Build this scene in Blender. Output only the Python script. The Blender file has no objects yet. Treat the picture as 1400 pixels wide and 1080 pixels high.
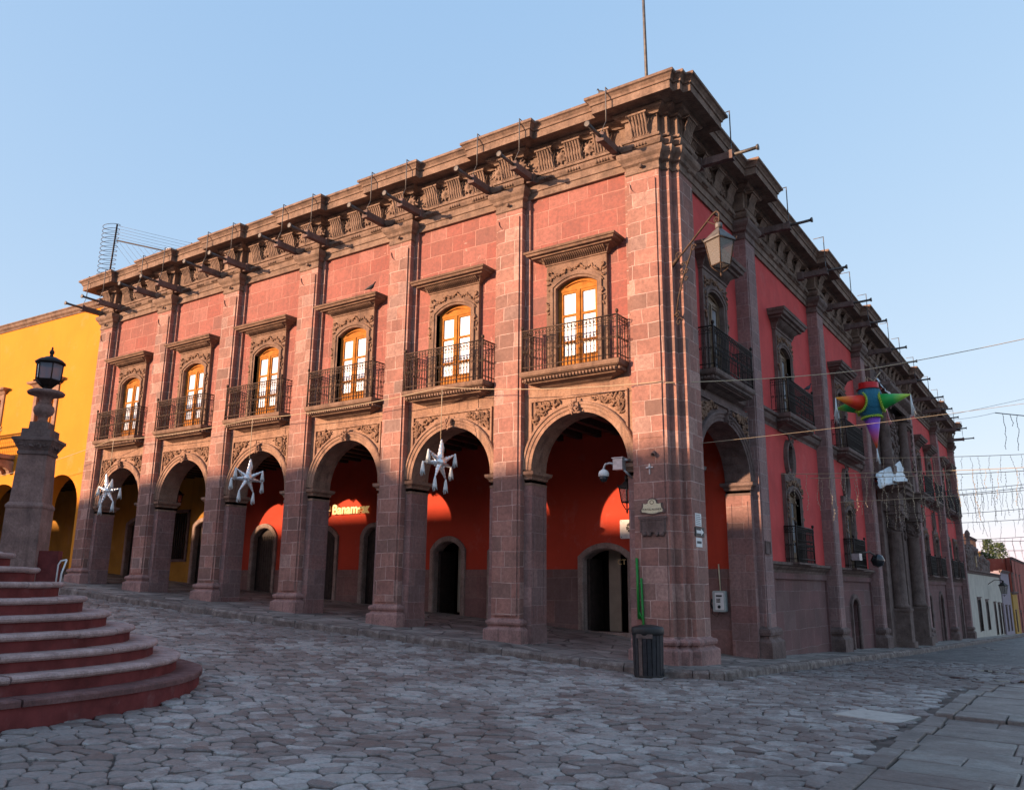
import bpy, bmesh, math, random
import numpy as np
from mathutils import Vector, Matrix
random.seed(7); RNG = np.random.default_rng(7)
S = bpy.context.scene; COL = S.collection
PI = math.pi; rad = math.radians
# ------------------------------------------------------------------ camera, sky, sun, exposure
def cam_axes(yaw, pitch, roll):
    cy, sy, cp, sp = math.cos(yaw), math.sin(yaw), math.cos(pitch), math.sin(pitch)
    f = Vector((-sy*cp, cy*cp, sp)); r = Vector((cy, sy, 0)); u = r.cross(f)
    cr, sr = math.cos(roll), math.sin(roll)
    return r*cr + u*sr, u*cr - r*sr, f
cd = bpy.data.cameras.new('camera'); cam = bpy.data.objects.new('camera', cd); COL.objects.link(cam)
_r, _u, _f = cam_axes(rad(34.328), rad(12.9535), rad(0.5715))
M3 = Matrix((_r, _u, -_f)).transposed()
cam.matrix_world = Matrix.Translation((6.76, -15.57, 1.6)) @ M3.to_4x4()
cd.sensor_width = 36; cd.lens = 36*1125.68/1400; cd.clip_start = .1; cd.clip_end = 3000
S.camera = cam
SUN_AZ = math.atan2(-.64, -1.0)          # azimuth (from +Y clockwise) of the direction towards the sun
SUN_EL = rad(10.2)
W = bpy.data.worlds.new('World'); S.world = W; W.use_nodes = True
nt = W.node_tree; bg = nt.nodes['Background']
sky = nt.nodes.new('ShaderNodeTexSky'); sky.sky_type = 'NISHITA'; sky.sun_disc = False
sky.sun_elevation = SUN_EL; sky.sun_rotation = SUN_AZ
sky.altitude = 1900; sky.air_density = 1.0; sky.dust_density = 3.; sky.ozone_density = 5.
sep = nt.nodes.new('ShaderNodeSeparateColor'); cmb = nt.nodes.new('ShaderNodeCombineColor'); nt.links.new(sky.outputs[0], sep.inputs[0])
for i_, (pw_, k_, th_, c_) in enumerate(((.48, .82, 1.6, .40), (.30, .715, 3.6, .30), (.15, .86, 5.6, .26))):   # soften the gradient, keep the bright sun side
    p_ = nt.nodes.new('ShaderNodeMath'); p_.operation = 'POWER'; p_.inputs[1].default_value = pw_; nt.links.new(sep.outputs[i_], p_.inputs[0])
    q_ = nt.nodes.new('ShaderNodeMath'); q_.operation = 'MULTIPLY'; q_.inputs[1].default_value = k_; nt.links.new(p_.outputs[0], q_.inputs[0])
    a_ = nt.nodes.new('ShaderNodeMath'); a_.operation = 'SUBTRACT'; a_.inputs[1].default_value = th_; nt.links.new(sep.outputs[i_], a_.inputs[0])
    b_ = nt.nodes.new('ShaderNodeMath'); b_.operation = 'MAXIMUM'; b_.inputs[1].default_value = 0; nt.links.new(a_.outputs[0], b_.inputs[0])
    c2 = nt.nodes.new('ShaderNodeMath'); c2.operation = 'MULTIPLY_ADD'; c2.inputs[1].default_value = c_; nt.links.new(b_.outputs[0], c2.inputs[0]); nt.links.new(q_.outputs[0], c2.inputs[2]); nt.links.new(c2.outputs[0], cmb.inputs[i_])
nt.links.new(cmb.outputs[0], bg.inputs[0]); bg.inputs[1].default_value = .15
sd = bpy.data.lights.new('sun', 'SUN'); so = bpy.data.objects.new('sun', sd); COL.objects.link(so)
sd.energy = 2.0; sd.angle = rad(.6); sd.color = (.74, .475, .30)
to_sun = Vector((math.sin(SUN_AZ)*math.cos(SUN_EL), math.cos(SUN_AZ)*math.cos(SUN_EL), math.sin(SUN_EL)))
so.rotation_euler = to_sun.to_track_quat('Z', 'Y').to_euler()
S.view_settings.view_transform = 'Standard'; S.view_settings.look = 'None'
S.view_settings.exposure = 2.64; S.view_settings.gamma = 1

# ------------------------------------------------------------------ materials
MATS = {}
class NT:
    def __init__(s, name):
        s.m = bpy.data.materials.new(name); s.m.use_nodes = True
        s.t = s.m.node_tree; s.b = s.t.nodes['Principled BSDF']
    def n(s, typ, **kw):
        o = s.t.nodes.new('ShaderNode'+typ)
        for k, v in kw.items():
            if k.startswith('i_'):
                key = k[2:]; key = int(key) if key.isdigit() else key.replace('_', ' ')
                o.inputs[key].default_value = v
            else: setattr(o, k, v)
        return o
    def l(s, a, b): s.t.links.new(a, b)
    def pos(s): return s.n('NewGeometry').outputs['Position']
    def noise(s, scale, detail=4, rough=.55, vec=None, dist=0):
        o = s.n('TexNoise'); o.inputs['Scale'].default_value = scale; o.inputs['Detail'].default_value = detail
        o.inputs['Roughness'].default_value = rough; o.inputs['Distortion'].default_value = dist
        s.l(vec if vec is not None else s.pos(), o.inputs['Vector']); return o.outputs['Fac']
    def ramp(s, fac, stops, interp='LINEAR'):
        o = s.n('ValToRGB'); cr = o.color_ramp; cr.interpolation = interp
        while len(cr.elements) < len(stops): cr.elements.new(.5)
        for e, (p, c) in zip(cr.elements, stops):
            e.position = p; e.color = tuple(c)+(1,) if len(c) == 3 else c
        s.l(fac, o.inputs[0]); return o.outputs[0]
    def mix(s, fac, a, b, typ='MIX'):
        o = s.n('Mix', data_type='RGBA', blend_type=typ)
        for i, v in ((0, fac), (6, a), (7, b)):
            if hasattr(v, 'links') or isinstance(v, bpy.types.NodeSocket): s.l(v, o.inputs[i])
            else: o.inputs[i].default_value = v if not isinstance(v, (tuple, list)) or len(v) == 4 else tuple(v)+(1,)
        return o.outputs[2]
    def math(s, op, a, b=0.):
        o = s.n('Math', operation=op)
        for i, v in ((0, a), (1, b)):
            if isinstance(v, bpy.types.NodeSocket): s.l(v, o.inputs[i])
            else: o.inputs[i].default_value = v
        return o.outputs[0]
    def wallvec(s):
        g = s.n('NewGeometry'); p = s.n('SeparateXYZ'); s.l(g.outputs['Position'], p.inputs[0])
        q = s.n('SeparateXYZ'); s.l(g.outputs['True Normal'], q.inputs[0])
        ax = s.math('ABSOLUTE', q.outputs[0]); ay = s.math('ABSOLUTE', q.outputs[1])
        sel = s.math('GREATER_THAN', ax, ay)
        m = s.n('Mix', data_type='FLOAT'); s.l(sel, m.inputs[0]); s.l(p.outputs[0], m.inputs[2]); s.l(p.outputs[1], m.inputs[3])
        c = s.n('CombineXYZ'); s.l(m.outputs[0], c.inputs[0]); s.l(p.outputs[2], c.inputs[1])
        return c.outputs[0]
    def bump(s, h, strength=.3, dist=.02):
        o = s.n('Bump'); o.inputs['Strength'].default_value = strength; o.inputs['Distance'].default_value = dist
        s.l(h, o.inputs['Height']); s.l(o.outputs[0], s.b.inputs['Normal']); return o
    def out(s, col=None, rough=.85, metal=0., spec=.3):
        if col is not None:
            if isinstance(col, bpy.types.NodeSocket): s.l(col, s.b.inputs['Base Color'])
            else: s.b.inputs['Base Color'].default_value = tuple(col)+(1,)
        if isinstance(rough, bpy.types.NodeSocket): s.l(rough, s.b.inputs['Roughness'])
        else: s.b.inputs['Roughness'].default_value = rough
        s.b.inputs['Metallic'].default_value = metal
        s.b.inputs['Specular IOR Level'].default_value = spec
        return s.m
def sc_(c, k): return tuple(min(.9, x*k) for x in c)
def blocks(name, stops, bw=.62, rh=.36, mortar=(.45, .3, .26), msize=.009, off=.5, patch=None, dirt=.5, gain=1.):
    t = NT(name); v = t.wallvec()
    nz = t.n('TexNoise'); nz.inputs['Scale'].default_value = .9; t.l(v, nz.inputs['Vector'])
    wob = t.n('VectorMath', operation='SCALE'); t.l(nz.outputs['Color'], wob.inputs[0]); wob.inputs['Scale'].default_value = .10
    vv = t.n('VectorMath', operation='ADD'); t.l(v, vv.inputs[0]); t.l(wob.outputs[0], vv.inputs[1])
    br = t.n('TexBrick'); br.offset = off; br.squash = .72; br.squash_frequency = 3
    br.inputs['Color1'].default_value = (0, 0, 0, 1); br.inputs['Color2'].default_value = (1, 1, 1, 1)
    br.inputs['Scale'].default_value = 1; br.inputs['Brick Width'].default_value = bw; br.inputs['Row Height'].default_value = rh
    br.inputs['Mortar Size'].default_value = msize; br.inputs['Mortar Smooth'].default_value = .3; br.inputs['Bias'].default_value = 0
    t.l(vv.outputs[0], br.inputs['Vector'])
    base = t.ramp(br.outputs['Color'], [(p, sc_(c, gain)) for p, c in stops])
    n1 = t.noise(1.1, 5); n2 = t.noise(14, 6, .7); n3 = t.noise(70, 3, .7)
    base = t.mix(t.ramp(n2, [(.3, (.0,)*3), (.75, (1,)*3)]), t.mix(.7, base, (.15, .085, .075)), base)
    base = t.mix(t.ramp(n1, [(.42, (0,)*3), (.62, (dirt,)*3)]), base, t.mix(.6, base, (.10, .065, .06)))
    if patch: base = t.mix(t.ramp(t.noise(2.3, 6, .75), [(.66, (0,)*3), (.70, (.75,)*3)]), base, patch)
    spots = t.ramp(t.noise(9, 8, .8), [(.67, (0,)*3), (.72, (.7,)*3)])
    base = t.mix(spots, base, mortar)
    sv = t.n('VectorMath', operation='MULTIPLY'); t.l(t.pos(), sv.inputs[0]); sv.inputs[1].default_value = (4.5, 4.5, .28)
    base = t.mix(t.ramp(t.noise(1, 6, .7, sv.outputs[0]), [(.54, (0,)*3), (.72, (.5,)*3)]), base, t.mix(.6, base, (.09, .06, .055)))
    mfac = t.math('MULTIPLY', br.outputs['Fac'], t.ramp(t.noise(3.1, 4, .7), [(.32, (.15,)*3), (.6, (1,)*3)]))
    col = t.mix(mfac, base, mortar)
    h = t.math('ADD', t.math('MULTIPLY', n2, .5), t.math('ADD', t.math('MULTIPLY', n3, .35), t.math('MULTIPLY', br.outputs['Fac'], -.5)))
    t.bump(h, .55, .025)
    return t.out(col, .9, spec=.2)
def stone(name, c1, c2, c3, sc=3.0, bstr=.5, streak=True, k=1.2):
    c1, c2, c3 = sc_(c1, k), sc_(c2, k), sc_(c3, k)
    t = NT(name); n1 = t.noise(sc, 7, .65); n2 = t.noise(sc*9, 5, .7); n3 = t.noise(.8, 4)
    col = t.ramp(n1, [(.25, c3), (.5, c1), (.75, c2)])
    col = t.mix(t.ramp(n2, [(.35, (.6,)*3), (.6, (0,)*3)]), col, t.mix(.6, col, (.05, .035, .03)))
    if streak:
        v = t.n('VectorMath', operation='MULTIPLY'); t.l(t.pos(), v.inputs[0]); v.inputs[1].default_value = (5, 5, .35)
        sk = t.noise(1, 5, .7, v.outputs[0])
        col = t.mix(t.ramp(sk, [(.52, (0,)*3), (.70, (.55,)*3)]), col, (.06, .045, .04))
    t.bump(t.math('ADD', n1, t.math('MULTIPLY', n2, .6)), bstr, .025)
    return t.out(col, .92, spec=.15)
def plaster(name, c, var=.25, stain=(.25, .05, .05), sc=1.2, up=None):
    t = NT(name); n1 = t.noise(sc, 6, .6); n2 = t.noise(30, 4, .6)
    dk = tuple(x*(1-var) for x in c); lt = tuple(min(1, x*(1+var*.6)) for x in c)
    col = t.ramp(n1, [(.3, dk), (.55, c), (.8, lt)])
    v = t.n('VectorMath', operation='MULTIPLY'); t.l(t.pos(), v.inputs[0]); v.inputs[1].default_value = (4, 4, .3)
    sk = t.noise(1, 5, .7, v.outputs[0])
    col = t.mix(t.ramp(sk, [(.55, (0,)*3), (.75, (.45,)*3)]), col, stain)
    col = t.mix(t.ramp(t.noise(1.6, 7, .72), [(.56, (0,)*3), (.74, (.32,)*3)]), col, tuple(min(.9, x*.75+.16) for x in c))
    t.bump(t.math('ADD', n2, t.math('MULTIPLY', t.noise(4, 4), .6)), .3, .012)
    return t.out(col, .85, spec=.2)
def flat(name, c, rough=.6, metal=0., var=.15, sc=12, spec=.4, bump=.0):
    t = NT(name); n1 = t.noise(sc, 4)
    col = t.ramp(n1, [(.3, tuple(x*(1-var) for x in c)), (.7, tuple(min(1, x*(1+var)) for x in c))])
    if bump: t.bump(n1, bump, .01)
    return t.out(col, rough, metal, spec)
PINK = [(0, (.17, .108, .09)), (.15, (.31, .165, .13)), (.35, (.37, .185, .147)), (.5, (.27, .125, .10)), (.65, (.33, .165, .13)), (.8, (.22, .125, .10)), (.9, (.44, .27, .225)), (1, (.19, .135, .12))]
REDS = [(0, (.29, .11, .09)), (.25, (.38, .14, .115)), (.5, (.33, .105, .085)), (.7, (.42, .18, .15)), (.88, (.36, .13, .105)), (1, (.25, .115, .10))]
GREY = [(0, (.155, .105, .10)), (.25, (.20, .125, .115)), (.5, (.24, .13, .115)), (.75, (.19, .10, .092)), (1, (.25, .165, .15))]
M_ASH = blocks('pink_ashlar', PINK, .58, .34, (.60, .42, .37), gain=1.5)
M_REDB = blocks('red_ashlar', REDS, .74, .44, (.50, .27, .22), .009, patch=(.52, .36, .31), dirt=.3, gain=1.12)
M_JAMB = blocks('dark_pink_ashlar', GREY, .9, .40, (.42, .31, .29), .006, gain=1.9)
M_DADO = blocks('dado_stone', GREY, 1.1, .62, (.33, .23, .21), .006, gain=1.5)
M_TRIM = stone('carved_stone', (.22, .13, .085), (.30, .185, .125), (.12, .075, .055))
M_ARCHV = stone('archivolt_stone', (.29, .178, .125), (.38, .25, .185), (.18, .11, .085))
M_CORN = stone('cornice_stone', (.20, .138, .105), (.29, .21, .165), (.085, .064, .054))
M_PLINTH = stone('plinth_stone', (.33, .19, .17), (.42, .25, .22), (.17, .11, .10))
M_DOORST = stone('door_surround_stone', (.30, .225, .195), (.38, .30, .265), (.18, .13, .115))
M_PORT = stone('grey_carved_stone', (.16, .115, .10), (.22, .165, .15), (.08, .06, .055))
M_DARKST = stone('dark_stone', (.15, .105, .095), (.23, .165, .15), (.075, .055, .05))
M_REDW = plaster('red_wall_paint', (.60, .080, .075), .18, (.42, .06, .06))
M_ORANGE = plaster('arcade_red_paint', (.52, .062, .032), .2, (.36, .045, .03), .7)
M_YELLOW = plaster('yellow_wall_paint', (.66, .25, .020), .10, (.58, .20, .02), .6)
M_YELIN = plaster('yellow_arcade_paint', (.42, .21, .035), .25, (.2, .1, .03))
M_STEPR = plaster('red_step_paint', (.17, .038, .036), .45, (.07, .028, .028), 3)
M_NOSE = stone('worn_step_stone', (.27, .19, .175), (.37, .27, .255), (.16, .11, .105), 4, .6, False, 1.6)
M_WHITEW = plaster('white_wall_paint', (.50, .46, .39), .2, (.30, .26, .22))
M_MAUVE = plaster('mauve_wall_paint', (.30, .25, .28), .12, (.2, .17, .19))
M_CORAL = plaster('coral_wall_paint', (.36, .10, .075), .15, (.25, .08, .06))
M_OCHRE = plaster('ochre_wall_paint', (.45, .26, .06), .15, (.35, .2, .05))
M_TERRA = plaster('terracotta_wall_paint', (.55, .20, .09), .12, (.4, .15, .08))
M_WOOD = flat('varnished_wood', (.40, .16, .035), .8, 0, .3, 6, .08)
M_DKWOOD = flat('dark_wood', (.045, .032, .027), .6, 0, .4, 8)
M_BROWNW = flat('brown_wood', (.17, .11, .065), .6, 0, .35, 7)
M_IRON = flat('black_iron', (.030, .024, .021), .55, .5, .3)
M_RUST = flat('rusty_iron', (.075, .048, .034), .7, .35, .45, 18)
M_GALV = flat('galvanised_steel', (.42, .43, .44), .45, .6, .2)
M_WHITE = flat('white_paint', (.75, .75, .73), .5, 0, .06)
M_CREAM = flat('cream_tile', (.70, .63, .42), .35, 0, .12, 30)
M_BLACK = flat('black_paint', (.02, .02, .02), .5)
M_GREEN = flat('green_paint', (.015, .21, .03), .45, 0, .25, 25)
M_BIN = flat('bin_slats', (.022, .022, .026), .55, 0, .4, 14)
M_BINW = flat('worn_bin_slat', (.12, .085, .075), .7, 0, .35, 14)
M_DARK = flat('dark_interior', (.012, .010, .010), .9, 0, .3)
M_GOLD = flat('cream_sign_letters', (.80, .62, .30), .4, 0, .06)
M_LIT = flat('lit_sign_letters', (.80, .62, .30), .4, 0, .06); _b = M_LIT.node_tree.nodes['Principled BSDF']; _b.inputs['Emission Color'].default_value = (1, .62, .22, 1); _b.inputs['Emission Strength'].default_value = .05
M_ROPE = flat('pale_rope', (.50, .40, .27), .9, 0, .15)
M_WIRE = flat('grey_cable', (.09, .09, .095), .7, 0, .15)
M_BULB = flat('clear_bulbs', (.46, .40, .30), .3, 0, .1)
M_PHONE = flat('phone_case', (.42, .47, .45), .45, 0, .1)
M_TARP = flat('white_plastic_sheet', (.55, .60, .63), .35, 0, .2, 3, .5)
M_PIGEON = flat('pigeon_feathers', (.05, .05, .058), .7, 0, .5, 25)
M_PIPE = flat('grey_pipe', (.10, .095, .09), .55, .3, .3)
M_FOIL = flat('silver_foil', (.75, .78, .80), .28, .75, .2, 40, .5, .6)
M_TASS = flat('white_tassel_paper', (.70, .78, .79), .6, 0, .2, 60, .4, .8)
M_LEAF = flat('rooftop_leaves', (.07, .10, .03), .8, 0, .5, 10)
M_RED = flat('red_foil', (.60, .02, .02), .35, .2, .1)
M_TEAL = flat('teal_paper', (.05, .24, .36), .45, 0, .35, 60, .4, .6)
M_LIME = flat('lime_crepe_paper', (.40, .62, .08), .7, 0, .3, 60, .3, .6)
M_PINKT = flat('pink_ribbon', (.8, .35, .35), .4, 0, .2, 20)
def glass(name, c, rough=.06, alpha=1., tr=0.):
    t = NT(name); m = t.out(c, rough, 0, .6); t.b.inputs['Alpha'].default_value = alpha
    t.b.inputs['Transmission Weight'].default_value = tr; return m
M_STAY = flat('dull_steel_rod', (.16, .155, .15), .6, .3, .2)
M_DGLASS = glass('dark_glass', (.02, .022, .026))
M_LGLASS = glass('lamp_glass', (.22, .20, .17), .2, .62)
M_TIN = flat('weathered_tin', (.13, .125, .12), .6, .3, .35)
M_BGLASS = glass('blue_lamp_glass', (.16, .20, .25), .12, .85)
def curtain():
    t = NT('sheer_curtain'); v = t.n('VectorMath', operation='MULTIPLY'); t.l(t.wallvec(), v.inputs[0]); v.inputs[1].default_value = (22, .5, 1)
    n = t.noise(1, 3, .5, v.outputs[0]); col = t.ramp(n, [(.3, (.52, .60, .72)), (.65, (.70, .82, .97))])
    m = t.out(col, .35, 0, .6); t.bump(n, .25, .02); t.b.inputs['Coat Weight'].default_value = .6; t.b.inputs['Coat Roughness'].default_value = .03; return m
M_CURT = curtain()
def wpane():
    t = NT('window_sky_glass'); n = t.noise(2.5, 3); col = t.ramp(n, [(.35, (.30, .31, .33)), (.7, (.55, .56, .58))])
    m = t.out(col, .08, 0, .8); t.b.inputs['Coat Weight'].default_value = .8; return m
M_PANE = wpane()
def cone_grad(name, a, b):
    t = NT(name); tc = t.n('TexCoord'); sp = t.n('SeparateXYZ'); t.l(tc.outputs['Object'], sp.inputs[0])
    f = t.math('ADD', sp.outputs[2], t.math('MULTIPLY', t.noise(30, 3, .6, tc.outputs['Object']), .08))
    col = t.ramp(f, [(.34, a), (.82, b)]); t.bump(t.noise(45, 4, .7, tc.outputs['Object']), .5, .01); return t.out(col, .45, 0, .4)
M_CONER = cone_grad('red_to_orange_cone', (.80, .05, .02), (.95, .42, .04))
M_CONEG = cone_grad('green_to_lime_cone', (.02, .42, .09), (.60, .78, .06))
M_CONEP = cone_grad('purple_to_orange_cone', (.26, .09, .60), (.95, .16, .04))
M_CONEM = cone_grad('maroon_cone', (.42, .04, .08), (.75, .25, .08))
def sett(name, cols, warm):
    t = NT(name); g = t.n('NewGeometry'); r = g.outputs['Random Per Island']
    base = t.ramp(r, [(k/(len(cols)-1), c) for k, c in enumerate(cols)])
    n1 = t.noise(.5, 5, .65); n2 = t.noise(26, 6, .75); n3 = t.noise(2.2, 7, .78); n4 = t.noise(7, 5, .7)
    wn = t.n('TexWhiteNoise', noise_dimensions='1D'); t.l(r, wn.inputs['W'])
    base = t.mix(t.ramp(wn.outputs['Value'], [(.80, (0,)*3), (.84, (warm,)*3)]), base, t.mix(n4, (.09, .060, .052), (.19, .145, .13)))
    sp = t.n('SeparateXYZ'); t.l(g.outputs['Position'], sp.inputs[0])
    street_dark = t.math('ADD', t.ramp(t.math('MULTIPLY', t.math('ADD', sp.outputs[1], 1.5), .2), [(.0, (0,)*3), (.8, (1,)*3)]), t.math('MULTIPLY', t.math('SUBTRACT', n1, .5), 1.6))
    base = t.mix(t.ramp(street_dark, [(.35, (0,)*3), (.9, (.62,)*3)]), base, t.mix(.85, base, (.055, .048, .05)))  # setts get darker towards the side street, edge broken up by noise
    dirt = t.ramp(t.math('ADD', n1, t.math('MULTIPLY', n3, .6)), [(.75, (0,)*3), (.82, (warm*.75,)*3)])
    base = t.mix(dirt, base, t.mix(n4, (.11, .066, .054), (.20, .14, .12)))
    dk = t.ramp(t.noise(.8, 8, .78, None, .5), [(.53, (0,)*3), (.60, (.5,)*3)])
    base = t.mix(dk, base, t.mix(.7, base, (.06, .047, .045)))
    base = t.mix(t.ramp(n4, [(.52, (0,)*3), (.68, (.55,)*3)]), base, t.mix(.5, base, (.09, .075, .07)))
    base = t.mix(t.ramp(n2, [(.38, (.6,)*3), (.6, (0,)*3)]), base, t.mix(.55, base, (.05, .043, .04)))
    t.bump(t.math('ADD', t.math('MULTIPLY', n2, .7), t.math('MULTIPLY', n4, 1.2)), .8, .02)
    ro = t.ramp(n3, [(.35, (.40,)*3), (.65, (.72,)*3)])
    return t.out(base, ro, 0, .5)
M_SETT = sett('cobble_stone', [(.31, .285, .27), (.39, .362, .345), (.45, .42, .40), (.35, .32, .30), (.47, .44, .42), (.40, .37, .35), (.27, .24, .225)], .72)
def flag(name, sc, c=(.36, .32, .29)):
    t = NT(name); p = t.pos()
    vo = t.n('TexVoronoi', feature='DISTANCE_TO_EDGE'); vo.inputs['Scale'].default_value = sc; vo.inputs['Randomness'].default_value = .8; t.l(p, vo.inputs['Vector'])
    vc = t.n('TexVoronoi'); vc.inputs['Scale'].default_value = sc; vc.inputs['Randomness'].default_value = .8; t.l(p, vc.inputs['Vector'])
    sp = t.n('SeparateXYZ'); t.l(vc.outputs['Color'], sp.inputs[0])
    n2 = t.noise(18, 5, .7); n1 = t.noise(.7, 5, .6)
    base = t.ramp(sp.outputs[0], [(0, tuple(x*.62 for x in c)), (.6, c), (1, tuple(x*1.3 for x in c))])
    base = t.mix(t.ramp(n1, [(.48, (0,)*3), (.65, (.6,)*3)]), base, (.07, .052, .048))
    base = t.mix(t.ramp(n2, [(.4, (.5,)*3), (.65, (0,)*3)]), base, t.mix(.5, base, (.03, .028, .03)))
    joint = t.ramp(vo.outputs['Distance'], [(.0, (1,)*3), (.045, (0,)*3)])
    base = t.mix(joint, base, (.035, .03, .03))
    t.bump(t.math('SUBTRACT', t.math('MULTIPLY', n2, .4), t.math('MULTIPLY', joint, .7)), .7, .03)
    return t.out(base, .65, 0, .4)
M_ROAD = flag('rubble_cobbles', 3.4, (.155, .14, .135))
M_PAVE = flag('pavement_flags', 1.7, (.34, .295, .265))
M_FLAG = sett('flagstone', [(.19, .175, .16), (.25, .232, .215), (.21, .19, .172), (.28, .26, .24)], .6)
M_FLAGL = flat('pale_flagstone', (.42, .385, .35), .75, 0, .15, 8)
M_KERB = stone('kerb_stone', (.19, .155, .14), (.36, .31, .28), (.08, .062, .058), 5, .8, False)
M_MORT = flat('joint_earth', (.105, .082, .072), .95, 0, .4, 3)
M_WET = glass('water', (.03, .033, .04), .03)

M_LOWW = blocks('stained_maroon_blocks', [(0, (.17, .095, .095)), (.35, (.24, .115, .115)), (.7, (.19, .105, .10)), (1, (.22, .145, .14))], 1.05, .52, (.33, .24, .23), .006, patch=(.24, .07, .075), dirt=.75)
# ------------------------------------------------------------------ mesh helpers
class MB:
    def __init__(s): s.v = []; s.f = []; s.sm = []
    def add(s, vs, fs, smooth=False):
        b = len(s.v); s.v += [tuple(p) for p in vs]; s.f += [tuple(b+i for i in f) for f in fs]; s.sm += [smooth]*len(fs); return s
    def box(s, fr, u0, u1, d0, d1, z0, z1):
        return s.add([fr(u, d, z) for u in (u0, u1) for d in (d0, d1) for z in (z0, z1)],
                     [(0, 1, 3, 2), (4, 6, 7, 5), (0, 4, 5, 1), (2, 3, 7, 6), (0, 2, 6, 4), (1, 5, 7, 3)])
    def tube(s, pts, r, n=6, smooth=True, cap=True):
        pts = [Vector(p) for p in pts]; rs = r if isinstance(r, (list, tuple)) else [r]*len(pts)
        vs = []; fs = []; up = None
        for i, p in enumerate(pts):
            d = (pts[min(i+1, len(pts)-1)]-pts[max(i-1, 0)])
            d = d.normalized() if d.length > 1e-9 else Vector((0, 0, 1))
            if up is None: up = Vector((0, 0, 1)) if abs(d.z) < .9 else Vector((1, 0, 0))
            x = d.cross(up)
            if x.length < 1e-6: x = d.orthogonal()
            x.normalize(); y = x.cross(d).normalized(); up = y
            for k in range(n):
                a = 2*PI*k/n; vs.append(p + (x*math.cos(a)+y*math.sin(a))*rs[i])
        for i in range(len(pts)-1):
            for k in range(n): fs.append((i*n+k, i*n+(k+1) % n, (i+1)*n+(k+1) % n, (i+1)*n+k))
        s.add(vs, fs, smooth)
        if cap and n > 2: s.add(vs[:n], [tuple(range(n))]); s.add(vs[-n:], [tuple(range(n))])
        return s
    def lathe(s, c, prof, n=16, axis=None, smooth=True, sx=1, sy=1, rot=0):
        c = Vector(c); q = Vector((0, 0, 1)).rotation_difference(Vector(axis).normalized()) if axis is not None else None
        vs = []; fs = []
        for (r, z) in prof:
            for k in range(n):
                a = 2*PI*k/n+rot; p = Vector((r*math.cos(a)*sx, r*math.sin(a)*sy, z))
                vs.append(c+(q @ p if q else p))
        for i in range(len(prof)-1):
            for k in range(n): fs.append((i*n+k, i*n+(k+1) % n, (i+1)*n+(k+1) % n, (i+1)*n+k))
        m = len(prof)
        if prof[0][0] > 1e-6: fs.append(tuple(range(n-1, -1, -1)))
        if prof[-1][0] > 1e-6: fs.append(tuple((m-1)*n+k for k in range(n)))
        return s.add(vs, fs, smooth)
    def blob(s, c, rx, ry, rz, axis=None, n=7, m=4):
        prof = [(math.sin(PI*i/m), -math.cos(PI*i/m)) for i in range(m+1)]
        c = Vector(c); q = Vector((0, 0, 1)).rotation_difference(Vector(axis).normalized()) if axis is not None else None
        vs = []; fs = []
        for (r, z) in prof:
            for k in range(n):
                a = 2*PI*k/n; p = Vector((rx*r*math.cos(a), ry*r*math.sin(a), rz*z)); vs.append(c+(q @ p if q else p))
        for i in range(m):
            for k in range(n): fs.append((i*n+k, i*n+(k+1) % n, (i+1)*n+(k+1) % n, (i+1)*n+k))
        return s.add(vs, fs, True)
    def build(s, name, mat, parent=None, loc=(0, 0, 0), rz=0, recalc=True):
        me = bpy.data.meshes.new(name); me.from_pydata(s.v, [], s.f)
        me.polygons.foreach_set('use_smooth', s.sm); me.update()
        if recalc:
            bm = bmesh.new(); bm.from_mesh(me); bmesh.ops.remove_doubles(bm, verts=bm.verts, dist=1e-5)
            bmesh.ops.recalc_face_normals(bm, faces=bm.faces); bm.to_mesh(me); bm.free()
        me.materials.append(mat)
        o = bpy.data.objects.new(name, me); COL.objects.link(o); o.location = loc; o.rotation_euler = (0, 0, rz)
        if parent: o.parent = parent
        return o
FL = lambda u, d, z: (u, -d, z)                 # left (sunlit) front: u = x, d = out of the wall
XR = .33
FRT = lambda u, d, z: (XR+d, u, z)              # right front on the side street: u = y
ID = lambda u, d, z: (u, d, z)
def sweep(mb, path, prof, mp, side=1, closed=False, smooth=False, caps=True):
    """sweep prof [(out, h)] along a 2-D path with mitred corners; mp(a, b, h) -> world"""
    P = [Vector(p) for p in path]; n = len(P); offs = []
    for i in range(n):
        ds = []
        if i > 0 or closed: ds.append((P[i]-P[i-1]).normalized())
        if i < n-1 or closed: ds.append((P[(i+1) % n]-P[i]).normalized())
        ns = [Vector((-d.y, d.x))*side for d in ds]
        if len(ns) == 1: o = ns[0]
        else:
            k = 1+ns[0].dot(ns[1]); o = (ns[0]+ns[1])/max(k, .25)
        offs.append(o)
    m = len(prof); vs = [mp(P[i].x+offs[i].x*o, P[i].y+offs[i].y*o, h) for i in range(n) for (o, h) in prof]; fs = []
    for i in range(n if closed else n-1):
        j = (i+1) % n
        for k in range(m-1): fs.append((i*m+k, j*m+k, j*m+k+1, i*m+k+1))
    if caps and not closed: fs.append(tuple(range(m))); fs.append(tuple((n-1)*m+k for k in range(m-1, -1, -1)))
    return mb.add(vs, fs, smooth)
def arch_z(o, u):
    c, w = (o['u0']+o['u1'])/2, (o['u1']-o['u0'])/2; r = o.get('rise', 0); x = min(abs(u-c), w)
    if r <= 0: return o['zs']
    if o.get('kind') == 'e': return o['zs']+r*math.sqrt(max(0, 1-(x/w)**2))
    R = (w*w+r*r)/(2*r); return o['zs']+math.sqrt(R*R-x*x)-(R-r)
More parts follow.
